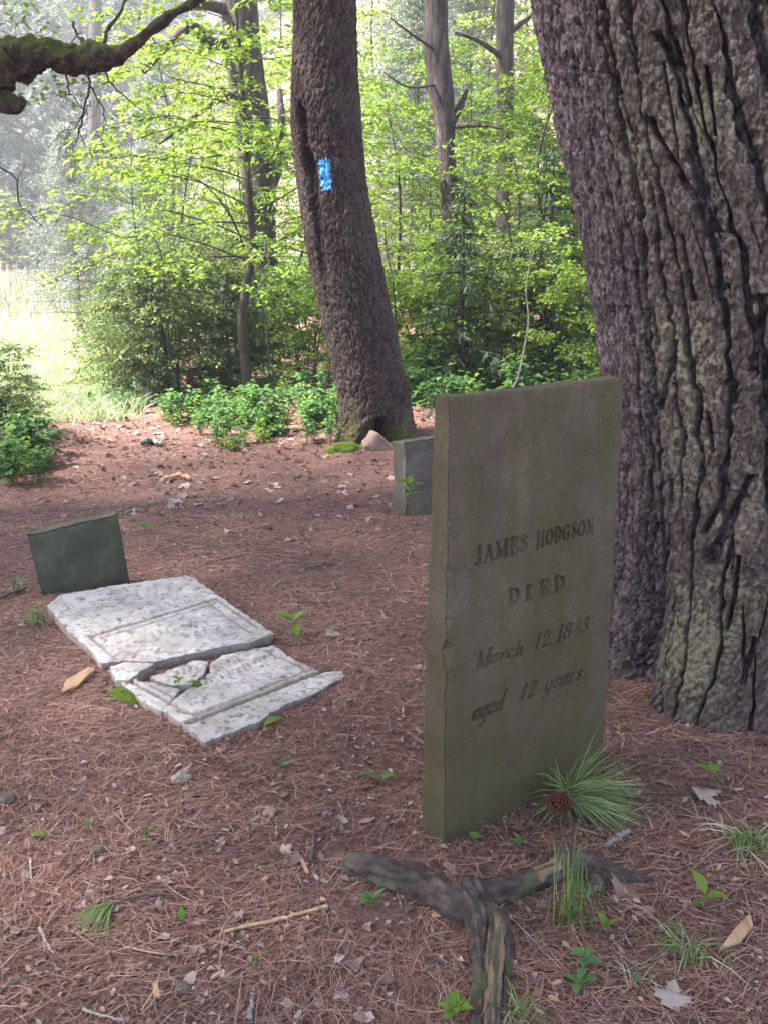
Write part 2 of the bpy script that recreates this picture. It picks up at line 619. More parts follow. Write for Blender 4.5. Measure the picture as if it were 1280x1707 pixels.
def marble_mat():
    m, t, b = new_mat('weathered_marble')
    v = coords(t)
    c = ramp(t, noise_n(t, v, 7, 7, 0.7), [(0.3, (0.21, 0.18, 0.165)), (0.46, (0.37, 0.335, 0.325)), (0.62, (0.50, 0.465, 0.46))])
    c = mix(t, ramp(t, noise_n(t, v, 28, 5, 0.7), [(0.49, (0, 0, 0)), (0.60, (0.8, 0.8, 0.8))]), c, (0.19, 0.15, 0.12))
    c = mix(t, ramp(t, noise_n(t, v, 3.2, 4), [(0.52, (0, 0, 0)), (0.70, (0.55, 0.55, 0.55))]), c, (0.29, 0.27, 0.19))
    # soil and needle grime lying in the cut lines and chips
    c = mix(t, attr(t, 'dirt'), c, (0.15, 0.10, 0.075))
    t.links.new(c, b.inputs['Base Color'])
    b.inputs['Roughness'].default_value = 0.8
    b.inputs['Specular IOR Level'].default_value = 0.25
    bump(t, b, noise_n(t, v, 130, 6, 0.7), 0.5, 0.004)
    return m


M['marble'] = marble_mat()


def floor_mat(name, cols, scale, bdist=0.02):
    m, t, b = new_mat(name)
    v = coords(t)
    c = ramp(t, noise_n(t, v, scale, 8, 0.75), cols)
    big = ramp(t, noise_n(t, v, 0.9, 4), [(0.3, (0.82, 0.82, 0.85)), (0.7, (1.15, 1.1, 1.1))])
    c = mix(t, 1.0, c, big, 'MULTIPLY')
    t.links.new(c, b.inputs['Base Color'])
    b.inputs['Roughness'].default_value = 0.95
    b.inputs['Specular IOR Level'].default_value = 0.1
    bump(t, b, noise_n(t, v, scale * 1.7, 8, 0.75), 0.9, bdist)
    return m


M['floor'] = floor_mat('needle_litter_soil', [(0.3, (0.06, 0.032, 0.027)), (0.48, (0.155, 0.083, 0.066)), (0.62, (0.26, 0.155, 0.128)), (0.78, (0.40, 0.275, 0.24))], 38)
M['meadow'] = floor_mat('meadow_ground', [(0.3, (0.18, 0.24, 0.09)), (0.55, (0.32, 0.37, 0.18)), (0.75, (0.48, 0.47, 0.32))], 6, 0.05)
M['hill'] = floor_mat('hill_leaf_litter', [(0.3, (0.14, 0.11, 0.085)), (0.55, (0.27, 0.215, 0.17)), (0.75, (0.40, 0.34, 0.28))], 5, 0.1)

# ------------------------------------------------------------------ ground, one sheet split into floor, meadow and hillside
def ground():
    def graded(lo, hi, n, k):
        t = np.linspace(-1, 1, n)
        s = np.sinh(t * k) / np.sinh(k)
        return np.where(s < 0, -s * lo, s * hi)
    xs = graded(-90, 90, 300, 4.6)
    ys = graded(-14, 150, 420, 4.4)
    X, Y = np.meshgrid(xs, ys + 2.0)
    Z = terrain(X, Y)
    V = np.stack([X, Y, Z], -1).reshape(-1, 3)
    nx, ny = len(xs), len(ys)
    i = np.arange(ny - 1)[:, None]; j = np.arange(nx - 1)[None, :]
    a = i * nx + j
    F = np.stack([a, a + 1, a + nx + 1, a + nx], -1).reshape(-1, 4)
    C = V[F].mean(1)
    x, y = C[:, 0], C[:, 1]
    d = np.hypot(x, y); ang = x / np.maximum(y, 1.0)
    w = fbm(x * 0.6, y * 0.6, seed=21, o=3)
    med = (y > 10.6 + 0.5 * w) & (ang < -0.262 + 0.03 * w + 0.003 * (d - 10))
    y0 = 44 - 27 * sstep(-0.26, 0.0, ang)
    hil = (d > y0 - 1 + w) & (y > 2)
    lab = np.where(hil, 2, np.where(med, 1, 0))
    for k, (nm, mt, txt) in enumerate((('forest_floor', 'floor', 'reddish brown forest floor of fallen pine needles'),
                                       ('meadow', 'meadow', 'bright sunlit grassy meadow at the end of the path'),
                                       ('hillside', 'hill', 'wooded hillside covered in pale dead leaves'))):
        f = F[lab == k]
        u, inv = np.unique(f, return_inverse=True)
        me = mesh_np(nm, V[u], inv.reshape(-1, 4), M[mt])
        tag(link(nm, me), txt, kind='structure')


ground()


# ------------------------------------------------------------------ trunks with real bark relief
def bark_trunk(name, zs, cx, cy, rad, th_fine, th_rest, shape, furrow, mat, parent, seed, extra=None, smooth=False):
    """loft of many columns; furrow() gives relief from (arc, height)"""
    th = np.concatenate([np.linspace(*th_fine), np.linspace(*th_rest)[1:-1]])
    Z, T = np.meshgrid(zs, th, indexing='ij')
    CX, CY, R = [np.interp(Z, *p) for p in (cx, cy, rad)]
    R = R + shape(T, Z)
    Sx = T * np.interp(Z, *rad)
    dep, tint, plate = furrow(Sx, Z, T)
    R2 = R + dep
    X = CX + R2 * np.cos(T); Y = CY + R2 * np.sin(T)
    if extra is not None:
        X, Y, Z, tint, plate = extra(X, Y, Z, T, tint, plate)
    V = np.stack([X, Y, Z], -1).reshape(-1, 3)
    nz, nt = Z.shape
    i = np.arange(nz - 1)[:, None]; j = np.arange(nt)[None, :]
    a = i * nt + j; b = i * nt + (j + 1) % nt
    F = np.stack([a, b, b + nt, a + nt], -1).reshape(-1, 4)
    me = mesh_np(name, V, F, mat, smooth, {'tint': tint, 'plate': plate})
    return link(name, me, parent)


def fine_spl(zk, vk):
    z = np.linspace(zk[0], zk[-1], 200)
    p = spline(np.stack([zk, vk], -1), 200)
    return (p[:, 0], p[:, 1])


def pine_canopy(name, centre, size, n, parent, tilt=0.3, holes=0.35, seed=1):
    """needle sprays of a high pine crown: layered boughs made of thin tufts"""
    r = np.random.default_rng(seed)
    mb = MB()
    nb = int(n / 60)
    for k in range(nb):
        a = r.uniform(0, 2 * PI); rr = math.sqrt(r.uniform(0.02, 1.0))
        c = np.array(centre) + np.array([math.cos(a) * rr * size[0], math.sin(a) * rr * size[1], r.uniform(-1, 1) * size[2]])
        m = 60
        P = c + r.normal(0, 1, (m, 3)) * np.array([0.55, 0.55, 0.14])
        dd = r.normal(0, 1, (m, 3)) * np.array([1, 1, 0.4])
        nn = r.normal(0, 0.5, (m, 3)) + np.array([0, 0, 1])
        leaves(mb, P, dd, nn, r.uniform(0.16, 0.34, m), r.uniform(0.05, 0.11, m), r.uniform(0, 1, m))
    o = link(name, mb.mesh(name, M['canopy'], False), parent)
    tag(o, kind='stuff')
    return o


def big_pine():
    t = thing('pine_tree', 'massive pine trunk with deeply furrowed bark filling the right edge', 'tree', (1.42, 3.45, 0))
    zk = np.array([-0.25, 0, 0.4, 0.8, 1.2, 1.6, 2.0, 2.4, 3.0, 4.5, 8.0, 16.0])
    cxk = np.array([1.43, 1.42, 1.415, 1.39, 1.35, 1.25, 1.12, 0.99, 0.85, 0.70, 0.6, 0.5]) - 1.42
    rk = np.array([0.66, 0.615, 0.565, 0.56, 0.57, 0.56, 0.54, 0.52, 0.50, 0.47, 0.40, 0.18])
    zs = np.concatenate([np.linspace(-0.12, 2.6, 720), np.linspace(2.65, 16, 60)])

    def shape(T, Z):
        a = np.degrees(T) % 360
        low = 1 - sstep(0.28, 0.62, Z)
        s = -0.135 * np.exp(-((a - 207) / 9.0) ** 2) * low
        s = s + 0.05 * np.exp(-((a - 236) / 16.0) ** 2) * low
        s = s + 0.03 * np.exp(-((a - 178) / 14.0) ** 2) * low
        # a fold running down the left side, dark seen against the light
        s = s - 0.05 * np.exp(-((a - 172) / 5.0) ** 2) * sstep(0.9, 1.5, Z)
        s = s + 0.03 * np.sin(3 * T + 1.0) * sstep(0.0, 1.0, Z)
        s = s + 0.035 * np.maximum(0, np.sin(5 * T + 0.6)) * np.exp(-np.maximum(Z, 0) / 0.28)
        # lumpy burl about 0.65 m up
        s = s + 0.05 * np.exp(-((a - 246) / 13.0) ** 2 - ((Z - 0.66) / 0.16) ** 2)
        return s

    def furrow(S, Z, T):
        a = np.degrees(T) % 360
        left = 1 - sstep(203, 228, a)                          # left flank: finer, tighter bark, and bluish sky light painted into its colour
        R0 = 0.55
        s = S + 0.012 * fbm(S * 9, Z * 6, seed=31, o=3)
        dist = np.full(S.shape, 9.0)
        g = np.random.default_rng(77)
        z1 = Z[:, :1]; zero = z1 * 0

        def cut(a0, amp, wmax, za=-1.0, zb=20.0, slope=0.0, k=0):
            nonlocal dist
            c_ = np.radians(a0) + slope * (z1 - za) / R0 + amp * (vnoise(z1 * 1.1, zero + k * 3.7, seed=k) + 0.55 * vnoise(z1 * 3.3, zero + k, seed=k + 5) + 0.30 * vnoise(z1 * 9.0, zero + k, seed=k + 9) + 0.16 * vnoise(z1 * 30, zero, seed=k + 11))
            w = wmax * np.clip(0.75 + 0.75 * vnoise(z1 * 1.7, zero + k, seed=k + 21) + 0.45 * vnoise(z1 * 7, zero + k, seed=k + 25), 0.06, 1.6)
            d_ = np.abs(T - c_) * R0 / w + 40 * ((z1 < za) | (z1 > zb))
            dist = np.minimum(dist, d_)
        k = 0
        for a0 in np.arange(206, 330, 8.6):
            cut(a0 + g.uniform(-1.5, 1.5), 0.070, 0.0115, k=k); k += 1
        for a0 in np.arange(152, 208, 6.5):
            cut(a0 + g.uniform(-1.5, 1.5), 0.055, 0.006, k=k + 100); k += 1
        for q in range(16):                                     # slanting joins between the long fissures
            z0 = g.uniform(0.0, 2.4)
            cut(g.uniform(208, 290), 0.03, 0.010, z0, z0 + g.uniform(0.14, 0.34), g.choice([-1, 1]) * g.uniform(0.15, 0.4), k=q + 200)
        for q in range(70):                                     # short splits inside the plates
            z0 = g.uniform(0.0, 2.5)
            cut(g.uniform(170, 290), 0.02, 0.006, z0, z0 + g.uniform(0.08, 0.3), g.uniform(-0.15, 0.15), k=q + 300)
        dist = dist * (1 + 0.45 * fbm(S * 45, Z * 28, seed=45, o=3))
        plate = sstep(0.55, 1.25, dist)
        dep = -(0.056 - 0.024 * left) * (1 - plate) + 0.006 * sstep(1.0, 3.5, dist) + 0.008 * fbm(S * 7, Z * 3.5, seed=52, o=2)
        # every plate is a stack of thin overlapping flakes
        q1 = s + 0.003 * fbm(S * 60, Z * 25, seed=62, o=2); q2 = Z + 0.008 * fbm(S * 40, Z * 25, seed=63, o=2)
        H1, H2, ID3 = voronoi(q1 / 0.011, q2 / 0.022, 17, 1.0)
        K1, K2, ID4 = voronoi(q1 / 0.026 + 9, q2 / 0.055, 18, 1.0)
        flake = 0.006 * (ID3 - 0.5) + 0.008 * (ID4 - 0.5) - 0.005 * (1 - sstep(0.0, 0.10, K2 - K1)) - 0.003 * (1 - sstep(0.0, 0.12, H2 - H1))
        dep = dep + flake * (0.35 + 0.65 * plate) + 0.0035 * fbm(S * 60, Z * 35, seed=53, o=4)
        return dep, np.clip(0.5 + 1.5 * (ID3 * 0.6 + ID4 * 0.4 - 0.5), 0, 1), plate * (1 - 0.85 * left)  # left flank kept dark purple, standing in for cool sky light
    rad = fine_spl(zk, rk)
    cx = fine_spl(zk, cxk)
    cy = (np.array([-1, 20.0]), np.array([0.0, 0.0]))
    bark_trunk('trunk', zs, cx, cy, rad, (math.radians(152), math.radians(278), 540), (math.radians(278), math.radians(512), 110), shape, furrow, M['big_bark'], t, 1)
    # its boughs high above the picture
    mb = MB()
    r = np.random.default_rng(5)
    for k in range(16):
        z = 6 + k * 0.6
        a = k * 2.4
        L = r.uniform(2.5, 4.5)
        p0 = np.array([np.interp(z, *cx), 0, z])
        p = [p0 + np.array([math.cos(a) * L * q, math.sin(a) * L * q, 0.5 * q - 0.2 * q * q]) for q in np.linspace(0, 1, 5)]
        add_tube(mb, p, np.linspace(0.09, 0.02, 5), 6)
    link('branch', mb.mesh('branch', M['far_bark']), t)
    pine_canopy('crown', (-1.2, -0.6, 10.0), (4.6, 4.6, 2.6), 9000, t, seed=3)
    return t


big_pine()


def leaning_tree():
    BX, BY = -0.06, 8.15
    t = thing('leaning_tree', 'brown leaning tree trunk with a blue paint blaze and mossy foot', 'tree', (BX, BY, 0))
    rows = [(745, 560, 694), (700, 568, 688), (640, 560, 677), (600, 552, 668), (500, 530, 648), (400, 510, 628), (300, 494, 611), (200, 483, 604), (100, 484, 599), (0, 485, 597)]
    zk, ck, rk = [], [], []
    for (py, xl, xr) in rows:
        a = D(xl, py, BY); b = D(xr, py, BY)
        zk.append(a.z); ck.append((a.x + b.x) / 2 - BX); rk.append((b.x - a.x) / 2 * 0.985)
    zk = np.array([-0.2] + zk + [4.5, 7.0, 16.0]); ck = np.array([ck[0]] + ck + [ck[-1] - 0.05, ck[-1] - 0.1, ck[-1]]); rk = np.array([rk[0] * 1.05] + rk + [0.25, 0.22, 0.09])
    cx, rad = fine_spl(zk, ck), fine_spl(zk, rk)
    zs = np.concatenate([np.linspace(-0.12, 3.7, 520), np.linspace(3.75, 16, 60)])

    def shape(T, Z):
        a = np.degrees(T) % 360
        s = 0.05 * np.maximum(0, np.sin(4 * T + 2.4)) * np.exp(-np.maximum(Z, 0) / 0.22)
        # hollow under the foot, over the stone
        w = 34 * np.clip(1 - Z / 0.30, 0.0, 1) ** 0.5
        s = s - 0.28 * np.where(Z < 0.30, np.exp(-((a - 277) / (w + 0.1)) ** 4), 0) * (1 - sstep(0.20, 0.30, Z))
        # long seam and dead cavity on the left flank
        c = 230 + 5 * np.sin(Z * 4)
        wid = np.interp(Z, [1.0, 1.5, 2.0, 2.25, 2.4, 2.62, 2.75], [0.5, 9, 11, 16, 9, 13, 0.5])
        dp = np.interp(Z, [1.0, 1.5, 2.0, 2.25, 2.4, 2.62, 2.75], [0, 0.03, 0.05, 0.10, 0.06, 0.09, 0])
        s = s - dp * np.exp(-((a - c) / wid) ** 4)
        return s + 0.012 * np.sin(2 * T + Z * 1.3)

    def furrow(S, Z, T):
        s = S + fbm(S * 5, Z * 3, seed=71, o=3) * 0.02
        F1, F2, ID = voronoi(s / 0.022 + 0.3 * fbm(S * 30, Z * 20, seed=74, o=2), Z / 0.070 + 0.7 * fbm(S * 9, Z * 5, seed=73, o=2), 23)
        e = F2 - F1
        plate = sstep(0.02, 0.28, e)
        G1, G2, ID2 = voronoi(s / 0.11 + 3, Z / 0.30, 29)
        dep = -0.007 * (1 - plate) + 0.006 * (ID - 0.5) - 0.007 * (1 - sstep(0, 0.2, G2 - G1))
        dep = dep + 0.005 * fbm(S * 40, Z * 30, seed=75, o=3)
        a = np.degrees(T) % 360
        wid = np.interp(Z, [0.9, 1.5, 2.0, 2.25, 2.4, 2.62, 2.75], [0.5, 7, 11, 15, 9, 12, 0.5])
        scar = np.exp(-((a - 230 - 5 * np.sin(Z * 4)) / wid) ** 6) * sstep(0.9, 1.6, Z)
        return dep, (ID * 0.8 + ID2 * 0.2) * (1 - scar) - 0.55 * scar, plate * (1 - scar)  # scar colour darkened for dead wood and for painted shade in the hollow
    bark_trunk('trunk', zs, cx, (np.array([-1, 20.0]), np.array([0.0, 0.0])), rad, (math.radians(165), math.radians(375), 240), (math.radians(375), math.radians(525), 40), shape, furrow, M['mid_bark'], t, 2)
    # blue trail blaze: paint lying on the bark
    p = D(542, 290, BY - 0.29)
    R = float(np.interp(p.z, *rad)); CXz = float(np.interp(p.z, *cx)) + BX
    m, tt, b = new_mat('blue_blaze_paint')
    v = coords(tt)
    tt.links.new(ramp(tt, noise_n(tt, v, 30, 5), [(0.3, (0.04, 0.25, 0.58)), (0.55, (0.07, 0.36, 0.76)), (0.85, (0.13, 0.45, 0.82))]), b.inputs['Base Color'])
    b.inputs['Roughness'].default_value = 0.7
    bump(tt, b, noise_n(tt, v, 60, 5), 0.8, 0.01)
    tc = math.asin(max(-1, min(1, (p.x - CXz) / R)))
    nu, nv = 16, 34
    us = np.linspace(-1, 1, nu); vv = np.linspace(-1, 1, nv)
    U, W = np.meshgrid(us, vv)
    jag = 0.24 * vnoise(W * 9, U * 0 + 3, seed=5)
    jagv = 0.13 * vnoise(U * 5, W * 0 + 9, seed=8)
    aa = tc + (U + jag * np.abs(U)) * 0.044 / R
    zz = p.z + (W + jagv * np.abs(W)) * 0.112
    slant = (np.interp(zz, *cx) + BX)
    rr = np.interp(zz, *rad)
    s_arc = (aa - PI / 2) * rr
    ff, _, _ = furrow((aa + 3 * PI / 2) * rr, zz, aa)
    rr = rr + shape(aa + 3 * PI / 2, zz) + ff + 0.0045
    V = np.stack([slant - BX + rr * np.sin(aa), -rr * np.cos(aa), zz], -1).reshape(-1, 3)
    i = np.arange(nv - 1)[:, None]; j = np.arange(nu - 1)[None, :]
    q = i * nu + j
    F = np.stack([q, q + 1, q + nu + 1, q + nu], -1).reshape(-1, 4)
    cell = V[F].mean(1)
    miss = vnoise(cell[:, 0] * 40, cell[:, 2] * 40, seed=44) > 0.62
    me = mesh_np('paint_blaze', V, F[~miss], m)
    link('paint_blaze', me, t)
    mb = MB()
    r = np.random.default_rng(15)
    for k in range(14):
        z = 5.2 + k * 0.7; a = k * 2.4; L = r.uniform(2, 3.6)
        p0 = np.array([np.interp(z, *cx), 0, z])
        add_tube(mb, [p0 + np.array([math.cos(a) * L * q, math.sin(a) * L * q, 0.3 * q]) for q in np.linspace(0, 1, 4)], np.linspace(0.07, 0.02, 4), 6)
    link('branch', mb.mesh('branch', M['far_bark']), t)
    pine_canopy('crown', (-0.8, -0.8, 10.0), (3.8, 3.8, 2.8), 6500, t, seed=6)


leaning_tree()


def rock(name, label, centre, size, mat, rz=0, seed=0, n=20, rough=0.25, cat='rock', blocky=0.0):
    th = np.linspace(0, 2 * PI, n * 2, endpoint=False); ph = np.linspace(-PI / 2, PI / 2, n)
    P, T = np.meshgrid(ph, th, indexing='ij')
    x, y, z = np.cos(P) * np.cos(T), np.cos(P) * np.sin(T), np.sin(P)
    if blocky:
        e = 1 - blocky
        x, y, z = [np.sign(q) * np.abs(q) ** e for q in (x, y, z)]
    k = 1 + rough * fbm(x * 1.7, y * 1.7, z * 1.7, seed=seed, o=4)
    V = np.stack([x * k * size[0], y * k * size[1], z * k * size[2]], -1).reshape(-1, 3)
    m = n * 2
    i = np.arange(n - 1)[:, None]; j = np.arange(m)[None, :]
    a = i * m + j; b = i * m + (j + 1) % m
    F = np.stack([a, b, b + m, a + m], -1).reshape(-1, 4)
    o = link(name, mesh_np(name, V, F, mat), loc=centre, rot=(0, 0, rz))
    return tag(o, label, cat)


c = D(607, 757, 7.72)
rock('mossy_rock', 'rounded rock under a cushion of green moss at the leaning tree foot', (c.x, 7.74, c.z - 0.03), (0.085, 0.10, 0.10), M['moss'], seed=4)
c = D(575, 765, 7.62)
rock('mossy_root', 'low mossy root running out from the leaning tree foot', (c.x, 7.7, 0.02), (0.15, 0.09, 0.075), M['moss'], rz=0.3, seed=14, cat='root')
M['pink_rock'] = simple_mat('pinkish_rock', [(0.3, (0.13, 0.08, 0.065)), (0.55, (0.22, 0.145, 0.12)), (0.8, (0.30, 0.22, 0.19))], 14, bstr=0.7, bdist=0.02)
c = D(640, 755, 7.72)
o = rock('angular_rock', 'angular pinkish rock wedged in the hollow of the leaning tree', (c.x, 7.76, c.z - 0.01), (0.085, 0.09, 0.20), M['pink_rock'], rz=0.2, seed=24, blocky=0.7, rough=0.12)
o.rotation_euler = (0.1, -0.78, 0.2)

# ------------------------------------------------------------------ letter cutting: strokes with thick and thin like the old lettering
TK, TN = 0.125, 0.046


def arc(cx, cy, rx, ry, a0, a1, n, wf):
    out = []
    for k in range(n + 1):
        a = math.radians(a0 + (a1 - a0) * k / n)
        c_, s_ = math.cos(a), math.sin(a)
        out.append((cx + rx * c_, cy + ry * s_, wf(c_)))
    return out


def fat(c_):
    return TN + (TK - TN) * abs(c_) ** 1.5


def ser(x, y, w=0.17):
    return [(x - w, y, 0.028), (x + w, y, 0.028)]


def glyph(ch, it=False):
    if ch == 'J': return 0.62, [[(.40, .97, TK), (.40, .22, TK), (.34, .06, .07), (.2, .0, .04), (.1, .1, .06)], ser(.40, .97)]
    if ch == 'A': return 0.86, [[(.12, .03, TN), (.42, .98, TN)], [(.44, .94, .09), (.70, .03, TK)], [(.2, .32, TN), (.6, .32, TN)], ser(.12, .03, .11), ser(.72, .03, .15)]
    if ch == 'M': return 1.02, [[(.14, .03, TN), (.14, .97, TN)], [(.16, .95, .09), (.48, .06, TK * .8)], [(.48, .06, TN), (.8, .97, TN)], [(.84, .97, TK), (.84, .03, TK)], ser(.14, .03, .11), ser(.84, .03, .16), ser(.12, .97, .1), ser(.86, .97, .14)]
    if ch == 'E': return 0.72, [[(.22, .97, TK), (.22, .03, TK)], [(.06, .97, TN), (.62, .97, TN), (.62, .76, .05)], [(.06, .03, TN), (.64, .03, TN), (.65, .26, .05)], [(.25, .5, TN), (.48, .5, TN)], [(.48, .62, .035), (.48, .38, .035)]]
    if ch == 'S': return 0.62, [[(.50, .74, .045), (.46, .92, .035), (.32, .98, TN), (.16, .9, .06), (.14, .72, .10), (.3, .53, TK), (.46, .36, TK), (.5, .2, .09), (.42, .05, .045), (.28, .02, TN), (.12, .1, .035), (.09, .28, .05)]]
    if ch == 'H': return 0.92, [[(.2, .97, TK), (.2, .03, TK)], [(.70, .97, TK), (.70, .03, TK)], [(.2, .5, TN), (.70, .5, TN)], ser(.2, .03), ser(.2, .97), ser(.7, .03), ser(.7, .97)]
    if ch == 'O': return 0.84, [arc(.41, .5, .29, .46, 0, 360, 20, fat)]
    if ch == 'D': return 0.82, [[(.2, .97, TK), (.2, .03, TK)], [(.05, .97, TN), (.36, .97, TN)] + arc(.36, .5, .30, .47, 90, -90, 12, fat) + [(.05, .03, TN)]]
    if ch == 'G': return 0.86, [arc(.42, .5, .30, .47, 48, 300, 14, fat) + [(.62, .12, TN)], [(.64, .42, TK * .9), (.64, .05, TK * .9)], ser(.62, .43, .15), [(.63, .72, .04), (.63, .95, .03)]]
    if ch == 'N': return 0.9, [[(.16, .03, TN), (.16, .97, TN)], [(.17, .95, .1), (.68, .05, TK)], [(.70, .97, TN), (.70, .03, TN)], ser(.15, .03, .12), ser(.1, .97, .1), ser(.70, .97, .12)]
    if ch == 'I': return 0.48, [[(.24, .97, TK), (.24, .03, TK)], ser(.24, .03, .2), ser(.24, .97, .2)]
    if ch == 'a': return 0.52, [arc(.24, .27, .17, .26, 60, 330, 12, fat), [(.42, .52, .09), (.40, .1, .09), (.47, .02, .04), (.54, .08, .03)]]
    if ch == 'r': return 0.44, [[(.04, .46, .03), (.14, .52, .07), (.14, .02, .09)], [(.16, .36, .03), (.26, .5, .04), (.36, .5, .07)]]
    if ch == 'c': return 0.46, [arc(.26, .27, .18, .26, 50, 310, 12, fat), [(.37, .44, .06), (.36, .46, .05)]]
    if ch == 'h': return 0.60, [[(.06, .98, .03), (.15, .98, .08), (.15, .02, .09)], [(.17, .34, .03), (.3, .52, .04), (.42, .44, .09), (.42, .1, .09), (.48, .02, .04), (.56, .08, .03)]]
    if ch == 'g': return 0.54, [arc(.24, .27, .17, .26, 60, 330, 12, fat), [(.42, .52, .08), (.41, -.2, .08), (.3, -.36, .04), (.14, -.36, .03), (.06, -.26, .05)]]
    if ch == 'e': return 0.46, [[(.12, .28, TN), (.40, .34, TN)] + arc(.25, .27, .17, .26, 20, 315, 12, fat)]
    if ch == 'd': return 0.56, [arc(.24, .27, .17, .26, 60, 330, 12, fat), [(.34, .98, .03), (.43, .98, .08), (.42, .1, .09), (.48, .02, .04), (.56, .08, .03)]]
    if ch == 'y': return 0.54, [[(.04, .46, .03), (.12, .52, .07), (.12, .16, .09), (.22, .02, .04), (.36, .12, .03)], [(.43, .52, .08), (.41, -.2, .08), (.3, -.36, .04), (.14, -.36, .03), (.08, -.26, .05)]]
    if ch == 's': return 0.40, [[(.32, .44, .04), (.22, .52, .03), (.12, .42, .07), (.22, .28, .09), (.3, .14, .08), (.2, .02, .03), (.08, .1, .05)]]
    if ch == '1': return 0.42, [[(.08, .8, .03), (.22, .95, .05)], [(.22, .96, .10), (.22, .03, .10)], ser(.22, .03, .15)]
    if ch == '2': return 0.62, [[(.12, .74, .07), (.16, .92, .04), (.3, .98, .03), (.46, .88, .09), (.46, .68, .1), (.3, .36, .05), (.1, .05, .03), (.1, .06, .06), (.28, .1, .1), (.48, .04, .06), (.54, .2, .03)]]
    if ch == '3': return 0.60, [[(.12, .8, .06), (.2, .96, .035), (.36, .97, .04), (.46, .82, .09), (.42, .62, .06), (.26, .53, .03)], [(.26, .53, .03), (.44, .46, .06), (.5, .26, .1), (.42, .06, .05), (.24, .01, .03), (.1, .14, .07)]]
    if ch == '4': return 0.66, [[(.4, .97, .04), (.06, .3, .03), (.6, .3, .03)], [(.43, .97, .09), (.43, .03, .09)], ser(.43, .03, .15)]
    if ch == '8': return 0.62, [arc(.31, .75, .18, .22, 0, 360, 14, lambda q: .035 + .06 * abs(q)), arc(.31, .27, .22, .25, 0, 360, 14, lambda q: .035 + .075 * abs(q))]
    if ch == '.': return 0.24, [[(.1, .05, .06), (.11, .05, .06)]]
    if ch == ',': return 0.24, [[(.1, .05, .06), (.06, -.12, .02)]]
    return 0.3, []


def carve_word(depth, U, W, word, u0, u1, v0, v1, h, shear=0.0, maxd=0.013):
    """cut a word into a depth field; baseline from (u0,v0) to (u1,v1), letter height h"""
    adv = 0; items = []
    for ch in word:
        w, st = glyph(ch)
        items.append((adv, st)); adv += w + 0.05
    k = (u1 - u0) / adv
    for off, st in items:
        for s in st:
            pts = []
            for (x, y, hw) in s:
                uu = u0 + (off + x) * k
                vv = v0 + (v1 - v0) * (uu - u0) / (u1 - u0) + y * h
                pts.append((uu + shear * y * h, vv, hw * (h * 0.45 + k * 0.55)))
            for (a, b) in zip(pts[:-1], pts[1:]):
                rm = max(a[2], b[2]) + 0.003
                ju = np.where((U[0] > min(a[0], b[0]) - rm) & (U[0] < max(a[0], b[0]) + rm))[0]
                iv = np.where((W[:, 0] > min(a[1], b[1]) - rm) & (W[:, 0] < max(a[1], b[1]) + rm))[0]
                if not len(ju) or not len(iv): continue
                sl = (slice(iv[0], iv[-1] + 1), slice(ju[0], ju[-1] + 1))
                x = U[sl] - a[0]; y = W[sl] - a[1]
                dx, dy = b[0] - a[0], b[1] - a[1]
                tt = np.clip((x * dx + y * dy) / (dx * dx + dy * dy + 1e-12), 0, 1)
                dist = np.hypot(x - tt * dx, y - tt * dy) - (a[2] + (b[2] - a[2]) * tt)
                cut = np.clip((0.0014 - dist) * 5.0, 0, 0.016)
                depth[sl] = np.maximum(depth[sl], cut)


